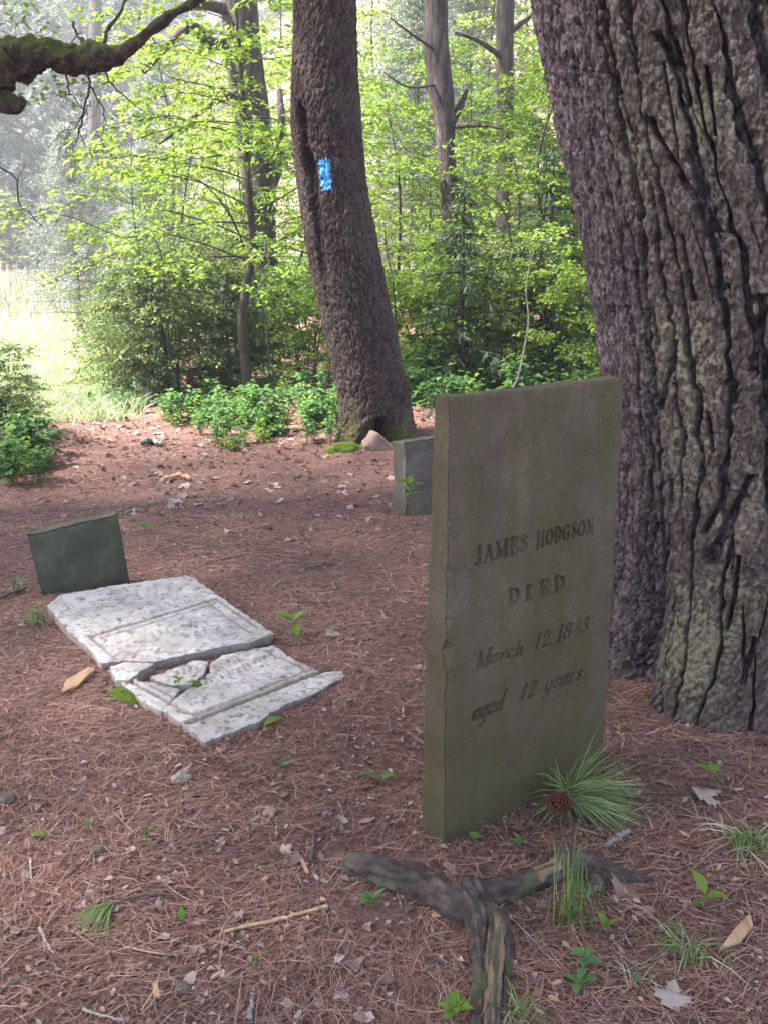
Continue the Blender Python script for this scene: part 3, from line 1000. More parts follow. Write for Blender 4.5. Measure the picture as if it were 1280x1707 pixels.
# ------------------------------------------------------------------ the inscribed headstone
def headstone():
    O = Vector((0.166, 2.276, 0.0))
    Uv = Vector((0.511, 0.399, 0)).normalized()
    Vv = Vector((-0.0165, 0.0, 1.0)).normalized()
    Nv = Uv.cross(Vv).normalized()
    Vv = Nv.cross(Uv).normalized()

    def uv(px, py):
        d = ray(px, py)
        t = (O - Vector((0, 0, CAM_H))).dot(Nv) / d.dot(Nv)
        p = Vector((0, 0, CAM_H)) + d * t - O
        return p.dot(Uv), p.dot(Vv)
    Wd, Ht = 0.648, 1.226
    us = np.unique(np.round(np.concatenate([np.linspace(0, 0.03, 16), np.linspace(0.03, 0.60, 360), np.linspace(0.60, Wd, 24)]), 5))
    vv = np.unique(np.round(np.concatenate([np.linspace(-0.12, 0.22, 50), np.linspace(0.22, 0.92, 410), np.linspace(0.92, 1.2, 50), np.linspace(1.2, Ht, 14)]), 5))
    U, W = np.meshgrid(us, vv)
    dep = np.zeros_like(U)

    def word(w, left, right, topl, it=0.0, k=1.0):
        (a, b), (c_, d_) = uv(*left), uv(*right)
        e, f = uv(*topl)
        carve_word(dep, U, W, w, a, c_, b, d_, (f - b) * k, it)
    word('JAMES', (789, 944), (880, 918), (790, 915))
    word('HODGSON', (893, 915), (990, 888), (894, 889))
    word('D', (846, 1011), (869, 1004), (846, 986))
    word('I', (873, 1003), (887, 999), (873, 979))
    word('E', (896, 996), (917, 990), (896, 971))
    word('D', (922, 988), (943, 982), (922, 964))
    word('M', (791, 1117), (817, 1109), (789, 1091), 0.30)
    word('arch', (815, 1109), (872, 1091), (815, 1084), 0.30)
    word('12,', (888, 1086), (921, 1075), (888, 1060), 0.30)
    word('1843', (926, 1073), (979, 1053), (926, 1047), 0.30)
    word('aged', (785, 1205), (838, 1184), (785, 1172), 0.34)
    word('42', (860, 1173), (890, 1162), (860, 1145), 0.34)
    word('years.', (904, 1157), (976, 1130), (904, 1128), 0.34)
    word('.', (786, 1119), (791, 1117), (786, 1090), 0)
    # weathering softens the cuts
    wear = 0.70 + 0.35 * fbm(U * 14, W * 14, seed=83, o=2)
    dep = dep * np.clip(wear, 0.3, 1.0)
    dep = dep + 0.0011 * fbm(U * 9, W * 9, seed=81, o=3) + 0.0005 * fbm(U * 70, W * 70, seed=82, o=2)
    # rounded, nicked arrises
    for dist, sd_ in ((U, 1), (Wd - U, 2), (Ht - W, 3)):
        along = W if sd_ < 3 else U
        rr = 0.005 + 0.003 * np.clip(fbm(along * 9, along * 0 + sd_, seed=85, o=3), 0, 1.5)
        x = np.clip(1 - dist / rr, 0, 1)
        dep = dep + rr * (1 - np.sqrt(np.clip(1 - x * x, 0, 1))) * 0.9
    for (vc, r_, d_) in ((0.575, 0.024, 0.018), (0.548, 0.014, 0.008), (0.66, 0.010, 0.006), (0.79, 0.013, 0.007), (0.92, 0.009, 0.005), (0.46, 0.009, 0.004)):
        q = np.hypot(U, (W - vc) * 0.8) / r_
        dep = dep + d_ * np.clip(1 - q, 0, 1) ** 0.7
    q = np.hypot(U - 0.30, W - Ht) / 0.02
    dep = dep + 0.006 * np.clip(1 - q, 0, 1)
    Z = np.zeros_like(U)
    top = W + Z
    edgeL = 0.0012 * fbm(W * 9, Z, seed=87, o=4) * (U < 1e-6)
    V = np.array(O)[None, None, :] + U[..., None] * np.array(Uv) + top[..., None] * np.array(Vv) - dep[..., None] * np.array(Nv) + edgeL[..., None] * np.array(Uv)
    tw = 0.002 * fbm(us * 11, us * 0, seed=88, o=3)
    V[-1] += tw[:, None] * np.array(Vv)
    nv, nu = U.shape
    Vf = V.reshape(-1, 3)
    i = np.arange(nv - 1)[:, None]; j = np.arange(nu - 1)[None, :]
    a = i * nu + j
    F = [np.stack([a, a + 1, a + nu + 1, a + nu], -1).reshape(-1, 4)]
    allV = [Vf]; base = len(Vf)
    # perimeter loop: left side up, top, right side down
    loop = [r * nu for r in range(nv)] + [(nv - 1) * nu + k for k in range(1, nu)] + [r * nu + nu - 1 for r in range(nv - 2, -1, -1)]
    lp = Vf[loop]
    pu = (lp - np.array(O)) @ np.array(Uv); pv = (lp - np.array(O)) @ np.array(Vv)
    thick = 0.108 - 0.050 * np.clip(pv / Ht, 0, 1) ** 1.0
    nd_ = 10
    prev = np.array(loop)
    out = np.zeros_like(lp)
    out[pu < 0.01] = -np.array(Uv); out[pu > Wd - 0.01] = np.array(Uv)
    istop = pv > Ht - 0.02
    out[istop & (pu > 0.01) & (pu < Wd - 0.01)] = np.array(Vv)
    for k in range(1, nd_ + 1):
        f = k / nd_
        nn = 0.0016 * fbm(pu * 22 + pv * 22, np.full(len(lp), f * 3.0), seed=91, o=4)
        rnd = -0.010 * max(0, (f - 0.85) / 0.15) ** 2
        P = lp - np.array(Nv)[None, :] * (thick * f)[:, None] + out * (nn + rnd)[:, None]
        allV.append(P)
        cur = base + np.arange(len(lp)); base += len(lp)
        F.append(np.stack([prev[1:], prev[:-1], cur[:-1], cur[1:]], -1))
        prev = cur
    # back: fan of strips between the two side columns
    nl = nv
    Lc, Rc = prev[:nl], prev[::-1][:nl]
    F.append(np.stack([Lc[:-1], Rc[:-1], Rc[1:], Lc[1:]], -1)[:-1])
    Vall = np.concatenate(allV) - np.array(O)
    me = mesh_np('headstone', Vall, F, M['headstone'])
    o = link('headstone', me, loc=O)
    tag(o, 'tall upright headstone cut with JAMES HODGSON DIED March 12, 1843 aged 42 years.', 'headstone')


headstone()


def block_stone(name, label, corners, thick, mat, cat, seed, back, res=(40, 34), chip=0.01):
    """upright slab from four face corners (BL, BR, TR, TL), thickness along back"""
    BL, BR, TR, TL = [np.array(c_, float) for c_ in corners]
    nu, nv = res
    U, W = np.meshgrid(np.linspace(0, 1, nu), np.linspace(0, 1, nv))
    P = BL * ((1 - U) * (1 - W))[..., None] + BR * (U * (1 - W))[..., None] + TR * (U * W)[..., None] + TL * ((1 - U) * W)[..., None]
    n = unit(back)
    dep = 0.0035 * fbm(U * 3, W * 3, seed=seed, o=4)
    for dist in (U * 0.5, (1 - U) * 0.5, (1 - W) * 0.4):
        rr = chip * (0.7 + 0.5 * fbm(U * 9 + W * 9, dist * 0, seed=seed + 3, o=3))
        dep = dep + np.clip(rr - dist * 0.6, 0, None)
    P = P + dep[..., None] * n
    Vf = P.reshape(-1, 3)
    i = np.arange(nv - 1)[:, None]; j = np.arange(nu - 1)[None, :]
    a = i * nu + j
    F = [np.stack([a, a + 1, a + nu + 1, a + nu], -1).reshape(-1, 4)]
    loop = [r * nu for r in range(nv)] + [(nv - 1) * nu + k for k in range(1, nu)] + [r * nu + nu - 1 for r in range(nv - 2, -1, -1)]
    lp = Vf[loop]
    allV = [Vf]; base = len(Vf); prev = np.array(loop)
    cen = Vf.mean(0)
    for k in range(1, 6):
        f = k / 5
        out = unit(lp - cen)
        q = lp + n * (thick * f) + out * (0.0025 * fbm(lp[:, 0] * 22, lp[:, 2] * 22 + f * 4, seed=seed + 7, o=3) - 0.008 * max(0, f - 0.8) / 0.2)[:, None]
        allV.append(q)
        cur = base + np.arange(len(lp)); base += len(lp)
        F.append(np.stack([prev[1:], prev[:-1], cur[:-1], cur[1:]], -1))
        prev = cur
    Lc, Rc = prev[:nv], prev[::-1][:nv]
    F.append(np.stack([Lc[:-1], Rc[:-1], Rc[1:], Lc[1:]], -1)[:-1])
    org = (BL + BR) / 2
    me = mesh_np(name, np.concatenate(allV) - org, F, mat)
    return tag(link(name, me, loc=org), label, cat)


a, b = G(76, 992), G(220, 972)
wd = (b - a).normalized()
bk = Vector((-wd.y, wd.x, 0)).normalized()
tl, tr = D(47, 893, a.y - 0.02), D(197, 858, b.y - 0.02)
dn = Vector((0, 0, -0.08))
block_stone('small_headstone', 'short dark mossy headstone leaning left above the broken white slab', (a + dn, b + dn, tr, tl), 0.055, M['dark_stone'], 'headstone', 101, bk + Vector((0, 0, 0.12)))
a, b = G(679, 866), G(745, 856)
wd = (b - a).normalized(); bk = Vector((-wd.y, wd.x, 0)).normalized()
tl, tr = D(677, 738, a.y + 0.01), D(742, 728, b.y + 0.01)
o = block_stone('grey_headstone', 'grey headstone half hidden behind the inscribed headstone', (a + dn, b + dn, tr, tl), 0.10, M['grey_stone'], 'headstone', 111, bk + Vector((-0.55, 0.0, 0)), chip=0.016)


# ------------------------------------------------------------------ broken white slab, one object per fragment
def fragment(name, label, poly_px, ztop, seed, tilt, carve, step=0.0065):
    pts3 = [G(px, py, ztop) for px, py in poly_px]
    cen = sum(pts3, Vector()) / len(pts3)
    poly = [Vector((p.x - cen.x, p.y - cen.y)) for p in pts3]
    # broken, wandering outline
    fine = []
    r = np.random.default_rng(seed)
    for p, q in zip(poly, poly[1:] + poly[:1]):
        n = max(1, int((q - p).length / 0.012))
        nrm = Vector((-(q - p).y, (q - p).x)).normalized()
        for k in range(n):
            w = p.lerp(q, k / n)
            fine.append(w + nrm * (0 if k == 0 else r.uniform(-0.0035, 0.0035)))
    xs = [p.x for p in poly]; ys = [p.y for p in poly]
    gx, gy = np.arange(min(xs), max(xs), step), np.arange(min(ys), max(ys), step)
    X, Y = np.meshgrid(gx, gy)
    X = (X + r.uniform(-0.3, 0.3, X.shape) * step).ravel(); Y = (Y + r.uniform(-0.3, 0.3, Y.shape) * step).ravel()
    f = np.array([(p.x, p.y) for p in fine])
    # inside test and distance from the outline
    ins = np.zeros(len(X), bool)
    x0, y0 = f[:, 0], f[:, 1]; x1, y1 = np.roll(x0, -1), np.roll(y0, -1)
    for k in range(len(f)):
        cnd = ((y0[k] > Y) != (y1[k] > Y)) & (X < (x1[k] - x0[k]) * (Y - y0[k]) / (y1[k] - y0[k] + 1e-12) + x0[k])
        ins ^= cnd
    X, Y = X[ins], Y[ins]
    dd = np.min(np.hypot(X[:, None] - f[None, :, 0], Y[:, None] - f[None, :, 1]), 1)
    ok = dd > step * 0.5
    X, Y, dd = X[ok], Y[ok], dd[ok]
    nb = len(f)
    vin = [Vector((float(p[0]), float(p[1]))) for p in f] + [Vector((float(a_), float(b_))) for a_, b_ in zip(X, Y)]
    res = delaunay_2d_cdt(vin, [], [list(range(nb))], 1, 1e-6)
    V2 = np.array([(v.x, v.y) for v in res[0]])
    tris = [list(t_) for t_ in res[2]]
    dist = np.min(np.hypot(V2[:, None, 0] - f[None, :, 0], V2[:, None, 1] - f[None, :, 1]), 1)
    xw, yw = V2[:, 0] + cen.x, V2[:, 1] + cen.y
    cut = carve(xw, yw)
    rough = 0.0015 * fbm(xw * 10, yw * 10, seed=seed, o=2) + 0.0016 * fbm(xw * 60, yw * 60, seed=seed + 2, o=3)
    pits = np.clip(fbm(xw * 38, yw * 38, seed=seed + 5, o=2) - 0.68, 0, 1) * 0.016
    edge = 0.005 * np.exp(-dist / 0.006) * (0.6 + 0.6 * vnoise(xw * 30, yw * 30, seed=seed + 9))
    z = tilt[0] * V2[:, 0] + tilt[1] * V2[:, 1] - cut + rough - pits - edge
    dirt = np.clip(cut / 0.011, 0, 1) * 0.75 + np.clip(pits / 0.006, 0, 0.7)
    onb = dist < 1e-5
    V = np.concatenate([np.column_stack([V2, z])])
    # skirt round the boundary, following the outline order
    area = sum(p.x * q.y - q.x * p.y for p, q in zip(poly, poly[1:] + poly[:1]))
    idx = {}
    for k, orig in enumerate(res[3]):
        for o_ in orig:
            if o_ < nb: idx[o_] = k
    order = np.array([idx[k] for k in range(nb) if k in idx])
    Fq = []
    prev = np.arange(len(order)) + len(V); base = len(V) + len(order); vs_ = [V, V[order]]; ds = [np.clip(dirt, 0, 0.9), np.full(len(order), .35)]
    for zz, sh in ((-0.022, 1.0), (-0.05, 0.995), (-0.12, 0.985)):
        P = V[order].copy()
        P[:, :2] = P[:, :2] * sh + r.uniform(-0.0025, 0.0025, (len(order), 2))
        P[:, 2] += zz
        vs_.append(P); ds.append(np.full(len(P), 0.55 if zz > -0.03 else 0.8))
        cur = base + np.arange(len(order)); base += len(order)
        Fq.append(np.stack([prev, cur, np.roll(cur, -1), np.roll(prev, -1)], -1)) if area > 0 else Fq.append(np.stack([prev, np.roll(prev, -1), np.roll(cur, -1), cur], -1))
        prev = cur
    me = mesh_np(name, np.concatenate(vs_), [np.array(tris), np.concatenate(Fq)], M['marble'], True, {'dirt': np.concatenate(ds)})
    import bmesh
    bm = bmesh.new(); bm.from_mesh(me)
    [f_.normal_flip() for f_ in bm.faces if len(f_.verts) == 3 and f_.normal.z < 0]
    bm.to_mesh(me); bm.free()
    o = link(name, me, loc=(cen.x, cen.y, ztop))
    return tag(o, label, 'broken slab', 'pieces of the broken white gravestone')


def px_line(a, b, z):
    p, q = G(*a, z), G(*b, z)
    return np.array([p.x, p.y]), np.array([q.x, q.y])


def groove(x, y, a, b, z, w, d):
    p, q = px_line(a, b, z)
    e = q - p
    L = np.linalg.norm(e)
    t = np.clip(((x - p[0]) * e[0] + (y - p[1]) * e[1]) / L ** 2, 0, 1)
    ds = np.hypot(x - p[0] - t * e[0], y - p[1] - t * e[1])
    return d * np.clip(1 - ds / w, 0, 1) ** 0.6


def worn_text(x, y, a, b, z, h, d, seed, n):
    """worn, unreadable letters: short slanting cuts in a row"""
    r = np.random.default_rng(seed)
    p, q = px_line(a, b, z)
    e = q - p
    L = np.linalg.norm(e); e = e / L; nn = np.array([-e[1], e[0]])
    out = np.zeros_like(x)
    for k in range(n):
        if r.uniform() < 0.12: continue
        c_ = p + e * L * (k + 0.5) / n
        for s in range(2):
            u = c_ + e * r.uniform(-0.3, 0.3) * L / n
            p0 = u - nn * h * r.uniform(0.3, 0.55); p1 = u + nn * h * r.uniform(0.3, 0.55) + e * h * r.uniform(-0.1, 0.5)
            ee = p1 - p0; l2 = ee @ ee
            t = np.clip(((x - p0[0]) * ee[0] + (y - p0[1]) * ee[1]) / l2, 0, 1)
            ds = np.hypot(x - p0[0] - t * ee[0], y - p0[1] - t * ee[1])
            out = np.maximum(out, 0.7 * d * np.clip(1 - ds / 0.0065, 0, 1))
    return out


ZA, ZB = 0.048, 0.026


def carve_a(x, y):
    c_ = groove(x, y, (152, 1060), (362, 999), ZA, 0.014, 0.013)
    c_ = np.maximum(c_, groove(x, y, (362, 999), (430, 1044), ZA, 0.013, 0.010))
    c_ = np.maximum(c_, groove(x, y, (345, 1003), (418, 1053), ZA, 0.010, 0.007))
    c_ = np.maximum(c_, groove(x, y, (170, 1063), (350, 1010), ZA, 0.009, 0.006))
    c_ = np.maximum(c_, groove(x, y, (152, 1060), (196, 1096), ZA, 0.012, 0.008))
    c_ = np.maximum(c_, worn_text(x, y, (195, 1035), (345, 996), ZA, 0.045, 0.008, 1, 22))
    c_ = np.maximum(c_, worn_text(x, y, (250, 1060), (345, 1035), ZA, 0.05, 0.008, 2, 8))
    c_ = np.maximum(c_, worn_text(x, y, (290, 1064), (370, 1046), ZA, 0.05, 0.008, 3, 6))
    c_ = np.maximum(c_, worn_text(x, y, (175, 1010), (265, 990), ZA, 0.05, 0.006, 4, 7))
    return c_


def carve_e(x, y):
    c_ = groove(x, y, (316, 1208), (543, 1112), ZB, 0.017, 0.020)
    c_ = np.maximum(c_, groove(x, y, (300, 1188), (330, 1196), ZB, 0.012, 0.012))
    c_ = np.maximum(c_, groove(x, y, (328, 1194), (520, 1112), ZB, 0.011, 0.009))
    c_ = np.maximum(c_, groove(x, y, (446, 1082), (512, 1113), ZB, 0.011, 0.009))
    c_ = np.maximum(c_, groove(x, y, (280, 1172), (322, 1194), ZB, 0.010, 0.009))
    c_ = np.maximum(c_, worn_text(x, y, (348, 1122), (400, 1096), ZB, 0.06, 0.011, 5, 6))
    c_ = np.maximum(c_, worn_text(x, y, (335, 1138), (420, 1108), ZB, 0.055, 0.011, 6, 9))
    c_ = np.maximum(c_, worn_text(x, y, (425, 1100), (490, 1085), ZB, 0.06, 0.011, 7, 6))
    return c_


fragment('slab_fragment', 'largest upper piece of the broken white slab below the small dark headstone',
         [(79, 1010), (101, 993), (184, 979), (311, 962), (325, 966), (355, 987), (416, 1028), (458, 1054), (421, 1067), (372, 1074), (320, 1087), (285, 1094), (259, 1101), (206, 1098), (167, 1102), (156, 1085), (114, 1050)], ZA, 201, (0.0, 0.015), carve_a)
fragment('slab_fragment', 'small chunk of white slab at the left corner below the largest piece',
         [(184, 1109), (211, 1103), (259, 1106), (232, 1121), (215, 1132), (193, 1130)], 0.05, 202, (0.05, 0.03), lambda x, y: x * 0, 0.006)
fragment('slab_fragment', 'triangular piece of white slab in the middle between the cracks',
         [(250, 1124), (285, 1113), (324, 1099), (347, 1103), (341, 1124), (319, 1143), (285, 1141)], 0.035, 203, (0.08, -0.03), lambda x, y: worn_text(x, y, (275, 1128), (330, 1112), 0.035, 0.05, 0.01, 9, 5), 0.006)
fragment('slab_fragment', 'narrow moulded strip of white slab on the left side with moss beside it',
         [(204, 1138), (228, 1131), (262, 1139), (302, 1147), (289, 1161), (271, 1183), (237, 1166)], 0.038, 204, (0.0, 0.02), lambda x, y: np.maximum(groove(x, y, (216, 1134), (283, 1168), 0.038, 0.012, 0.012), groove(x, y, (240, 1136), (290, 1160), 0.038, 0.010, 0.008)), 0.006)
fragment('slab_fragment', 'broad lower piece of white slab with a carved border along its bottom edge',
         [(352, 1104), (372, 1091), (456, 1072), (495, 1098), (539, 1116), (571, 1113), (575, 1124), (521, 1155), (477, 1172), (434, 1203), (342, 1241), (306, 1211), (272, 1187), (294, 1165), (325, 1143), (346, 1124)], ZB, 205, (-0.02, -0.02), carve_e)
for (px, py, s) in ((218, 1160, 0.06), (322, 1150, 0.03)):
    p = GT(px, py)
    rock('moss_cushion', 'patch of bright moss %s' % ('along the left edge of the white slab' if px < 300 else 'growing in the crack of the white slab'),
         (p.x, p.y, p.z + (0.0 if px < 300 else 0.012)), (s, s * 1.5, 0.02), M['moss'], rz=0.8, seed=int(px), cat='moss', n=12)


# ------------------------------------------------------------------ surface root in the foreground
M['root_bark'] = simple_mat('root_bark', [(0.3, (0.030, 0.020, 0.018)), (0.5, (0.066, 0.047, 0.042)), (0.72, (0.135, 0.105, 0.095))], 26, bstr=1.0, bdist=0.012, bscale=70, useattr=0.3)


def root_mat():
    m = M['root_bark']
    t = m.node_tree
    b = t.nodes['Principled BSDF']
    src = b.inputs['Base Color'].links[0].from_socket
    v = coords(t)
    k = ramp(t, noise_n(t, v, 11, 4), [(0.55, (0, 0, 0)), (0.72, (0.7, 0.7, 0.7))])
    c_ = mix(t, k, src, (0.085, 0.095, 0.035))
    k2 = attr(t, 'bare')
    c_ = mix(t, k2, c_, (0.20, 0.13, 0.08))
    t.links.new(c_, b.inputs['Base Color'])


root_mat()


def surface_root():
    base = G(775, 1512)
    Vs, Qs, T1, B1 = [], [], [], []
    n0 = 0

    def arm(px_pts, seed, bare=None, sides=48):
        nonlocal n0
        pts = []
        for (px, py, r_, lift) in px_pts:
            p = GT(px, py)
            pts.append((p.x, p.y, p.z + lift, r_))
        S = spline(pts, max(30, 24 * (len(pts) - 1)))
        P, R = S[:, :3], S[:, 3]
        _, A, B = frames(P)
        th = np.arange(sides) * 2 * PI / sides
        L = np.concatenate([[0], np.cumsum(np.linalg.norm(np.diff(P, axis=0), axis=1))])
        TT, LL = np.meshgrid(th, L)
        cy_, sy_ = np.cos(TT), np.sin(TT)
        k = 1 + 0.20 * fbm(cy_ * 1.6, sy_ * 1.6, LL * 16, seed=seed, o=5) + 0.13 * fbm(cy_ * 5, sy_ * 5, LL * 11, seed=seed + 4, o=4) - 0.10 * np.clip(fbm(cy_ * 3, sy_ * 3, LL * 40, seed=seed + 6, o=3) - 0.2, 0, 1)
        rr = R[:, None] * k
        Vv = P[:, None, :] + rr[..., None] * (cy_[..., None] * A[:, None, :] + sy_[..., None] * B[:, None, :])
        bw = np.zeros_like(TT)
        if bare is not None:
            up = Vv[..., 2] - P[:, None, 2]
            bw = bare(LL / L[-1], up / (rr + 1e-6), fbm(cy_ * 3, sy_ * 3, LL * 12, seed=seed + 8, o=3))
        nn = len(P)
        Vv = Vv.reshape(-1, 3)
        i = np.arange(nn - 1)[:, None]; j = np.arange(sides)[None, :]
        a_ = i * sides + j; b_ = i * sides + (j + 1) % sides
        Vs.append(np.concatenate([Vv, P[:1], P[-1:]]))
        Qs.append(np.stack([a_, b_, b_ + sides, a_ + sides], -1).reshape(-1, 4) + n0)
        jj = np.arange(sides)
        c0, c1 = nn * sides + n0, nn * sides + 1 + n0
        caps.append(np.stack([(jj + 1) % sides + n0, jj + n0, np.full(sides, c0)], -1))
        caps.append(np.stack([(nn - 1) * sides + jj + n0, (nn - 1) * sides + (jj + 1) % sides + n0, np.full(sides, c1)], -1))
        T1.append(np.concatenate([(0.5 + 0.4 * fbm(cy_ * 4, sy_ * 4, LL * 30, seed=seed + 2, o=2)).ravel(), [0.5, 0.5]]))
        B1.append(np.concatenate([bw.ravel(), [0, 0]]))
        n0 += nn * sides + 2
    caps = []
    arm([(584, 1447, 0.020, 0.012), (592, 1450, 0.036, 0.014), (640, 1466, 0.041, 0.016), (700, 1487, 0.042, 0.016), (745, 1512, 0.046, 0.018), (778, 1530, 0.044, 0.016), (798, 1540, 0.03, 0.01)], 301)
    arm([(778, 1526, 0.034, 0.03), (800, 1508, 0.036, 0.022), (850, 1492, 0.031, 0.02), (905, 1470, 0.031, 0.02), (950, 1452, 0.036, 0.02), (1000, 1460, 0.030, 0.016), (1045, 1470, 0.019, 0.012), (1086, 1468, 0.004, 0.004)], 311,
        lambda s, u, n: sstep(0.1, 0.5, n + 0.3) * (np.abs(s - 0.46) < 0.07) * (u > 0.2))
    arm([(775, 1520, 0.030, 0.03), (790, 1545, 0.030, 0.03), (797, 1590, 0.022, 0.02), (800, 1640, 0.018, 0.016), (795, 1700, 0.016, 0.012), (792, 1760, 0.014, 0.0)], 321)
    arm([(800, 1530, 0.020, 0.03), (822, 1555, 0.026, 0.03), (823, 1600, 0.024, 0.026), (820, 1650, 0.020, 0.02), (818, 1705, 0.018, 0.014), (815, 1770, 0.015, 0.0)], 331,
        lambda s, u, n: sstep(-0.1, 0.35, n + 0.15) * (u > -0.2) * sstep(0.08, 0.2, s))
    arm([(838, 1545, 0.014, 0.03), (842, 1580, 0.016, 0.02), (842, 1630, 0.012, 0.012), (838, 1690, 0.009, 0.006)], 341)
    arm([(795, 1500, 0.034, 0.022), (792, 1508, 0.040, 0.03), (800, 1520, 0.034, 0.028)], 351)
    arm([(985, 1462, 0.020, 0.01), (1000, 1478, 0.018, 0.004), (1008, 1494, 0.010, -0.004)], 361, None, 24)
    V = np.concatenate(Vs) - np.array(base)
    me = mesh_np('tree_root', V, [np.concatenate(Qs), np.concatenate(caps)], M['root_bark'], True, {'tint': np.concatenate(T1), 'bare': np.concatenate(B1)})
    tag(link('tree_root', me, loc=base), 'gnarled forked root lying on the needles in front of the inscribed headstone', 'tree root')


surface_root()


# ------------------------------------------------------------------ pine sprig with its cone at the foot of the headstone
def pine_sprig():
    p = D(938, 1330, 2.40)
    t = thing('pine_sprig', 'green pine sprig with a brown cone at the foot of the inscribed headstone', 'pine sprig', p)
    r = np.random.default_rng(3)
    mb = MB()
    n = 330
    # most needles fan to the right and below, a few stray up the stone
    ang = np.where(r.uniform(0, 1, n) < 0.78, r.normal(-8, 42, n), r.uniform(0, 360, n)) * PI / 180
    L = r.uniform(0.15, 0.235, n) * np.where(np.cos(ang) > 0, 1.0, 0.62)
    dep = r.normal(0.0, 0.35, n)
    d = unit(np.stack([np.cos(ang), dep - 0.15, np.sin(ang) * 0.8], -1))
    hub = r.normal(0, 0.010, (n, 3)) + np.array([0.012, 0.02, 0.0])
    mid = hub + d * (L * 0.55)[:, None]
    tip = hub + d * L[:, None] + np.array([0, 0, -0.022]) * r.uniform(0.3, 1.6, (n, 1))
    wz = p.z - 0.0
    for arr in (mid, tip):
        arr[:, 2] = np.maximum(arr[:, 2], -wz + 0.006)
    # keep the needles in front of the stone's face
    Nn = np.array([0.616, -0.788, 0.010]); off = np.array(p) - np.array([0.166, 2.276, 0])
    for arr in (mid, tip):
        s_ = (arr + off) @ Nn
        push = np.where(((arr + off)[:, 0] < 0.55) & (s_ < 0.006), 0.006 - s_, 0)
        arr += push[:, None] * Nn
    ribbons(mb, hub, mid, tip, 0.0020, np.array([0.2, -1, 0.5]) + r.normal(0, 0.3, (n, 3)), r.uniform(0.05, 1, n))
    tag(link('needles', mb.mesh('needles', M['pine_green'], False), t), kind='stuff')
    mb = MB()
    add_tube(mb, spline([(0.0, 0.0, -0.01), (0.03, 0.03, -0.02), (0.07, 0.02, -p.z + 0.012), (0.16, -0.03, -p.z + 0.008)], 12), np.linspace(0.007, 0.004, 12), 7)
    link('twig', mb.mesh('twig', M['twig']), t)
    # cone: core with overlapping scales
    cone_m = simple_mat('cone_scale', [(0.3, (0.045, 0.014, 0.012)), (0.6, (0.10, 0.032, 0.026)), (0.85, (0.22, 0.11, 0.08))], 60, bstr=0.3, bdist=0.002, rough=0.6)
    cm = MB()
    ax = unit(np.array([-0.35, -0.75, 0.40]))
    L = 0.066
    add_tube(cm, [ax * (-0.01), ax * 0.01, ax * L * 0.5, ax * L * 0.9], [0.006, 0.014, 0.013, 0.004], 8, cap=True)
    core = link('pine_cone', cm.mesh('pine_cone', cone_m), t, loc=(-0.008, -0.025, 0.0), scale=1.35)
    sm = MB()
    sv = np.array([(0, 0, 0), (0.006, 0, 0.001), (0.0095, 0.011, 0.0025), (0.0065, 0.017, 0.0045), (0, 0.019, 0.007), (-0.0065, 0.017, 0.0045), (-0.0095, 0.011, 0.0025), (-0.006, 0, 0.001), (0, 0.012, -0.002), (0, 0.015, 0.0065)])
    sf = []
    ring = [1, 2, 3, 4, 5, 6, 7]
    for a_, b_ in zip(ring[:-1], ring[1:]):
        sf.append((a_, b_, 9)); sf.append((b_, a_, 8))
    sf += [(7, 0, 9), (0, 1, 9)]
    sm.add(sv, np.array(sf), 0.5)
    sme = sm.mesh('scale', cone_m, False)
    az = Vector(ax)
    q0 = az.to_track_quat('Z', 'Y')
    for k in range(64):
        f = k / 63.0
        a_ = k * 2.39996
        rr = 0.015 * math.sin(PI * min(0.97, 0.12 + 0.83 * f)) ** 0.7
        pos = q0 @ Vector((math.cos(a_) * rr * 0.8, math.sin(a_) * rr * 0.8, L * (0.0 + 0.92 * f)))
        outw = q0 @ Vector((math.cos(a_), math.sin(a_), 0.15 + 1.1 * f))
        side = az.cross(outw).normalized()
        ow = outw.normalized(); up = side.cross(ow)
        if up.dot(az) < 0: side, up = -side, -up
        s_ = 0.95 * (0.6 + 0.4 * math.sin(PI * (0.15 + 0.8 * f)))
        mtx = Matrix((side, ow, up)).transposed().to_4x4()
        o = link('scale', sme, core)
        o.matrix_local = Matrix.Translation(pos) @ mtx @ Matrix.Scale(s_, 4)
    return t


pine_sprig()


def needle_bundle():
    base = GT(188, 1513)
    t = thing('pine_twig', 'fallen pine twig ending in a fan of green needles at lower left', 'pine twig', base)
    r = np.random.default_rng(8)
    n = 70
    A_, B_, C_ = GT(115, 1545) - base, GT(170, 1572) - base, GT(188, 1513) - base
    f = r.uniform(-0.15, 1.15, n)
    end = np.array(A_)[None] * (1 - f)[:, None] + np.array(B_)[None] * f[:, None]
    end = end * r.uniform(0.75, 1.12, (n, 1))
    hub = r.normal(0, 0.003, (n, 3)) + np.array([0, 0, 0.012])
    mid = (hub + end) / 2 + np.array([0, 0, 1.0]) * r.uniform(0.008, 0.024, (n, 1))
    end[:, 2] += r.uniform(0.004, 0.014, n)
    mb = MB()
    ribbons(mb, hub, mid, end, 0.0019, np.array([0, -0.4, 1.0]) + r.normal(0, 0.2, (n, 3)), r.uniform(0.2, 0.9, n))
    tag(link('needles', mb.mesh('needles', M['pine_green'], False), t), kind='stuff')
    mb = MB()
    pts = [np.array(GT(px, py) - base) + np.array([0, 0, 0.010]) for px, py in ((186, 1515), (215, 1503), (250, 1497), (292, 1497))]
    add_tube(mb, spline(pts, 14), np.linspace(0.0035, 0.0028, 14), 6)
    link('twig', mb.mesh('twig', M['twig']), t)


needle_bundle()
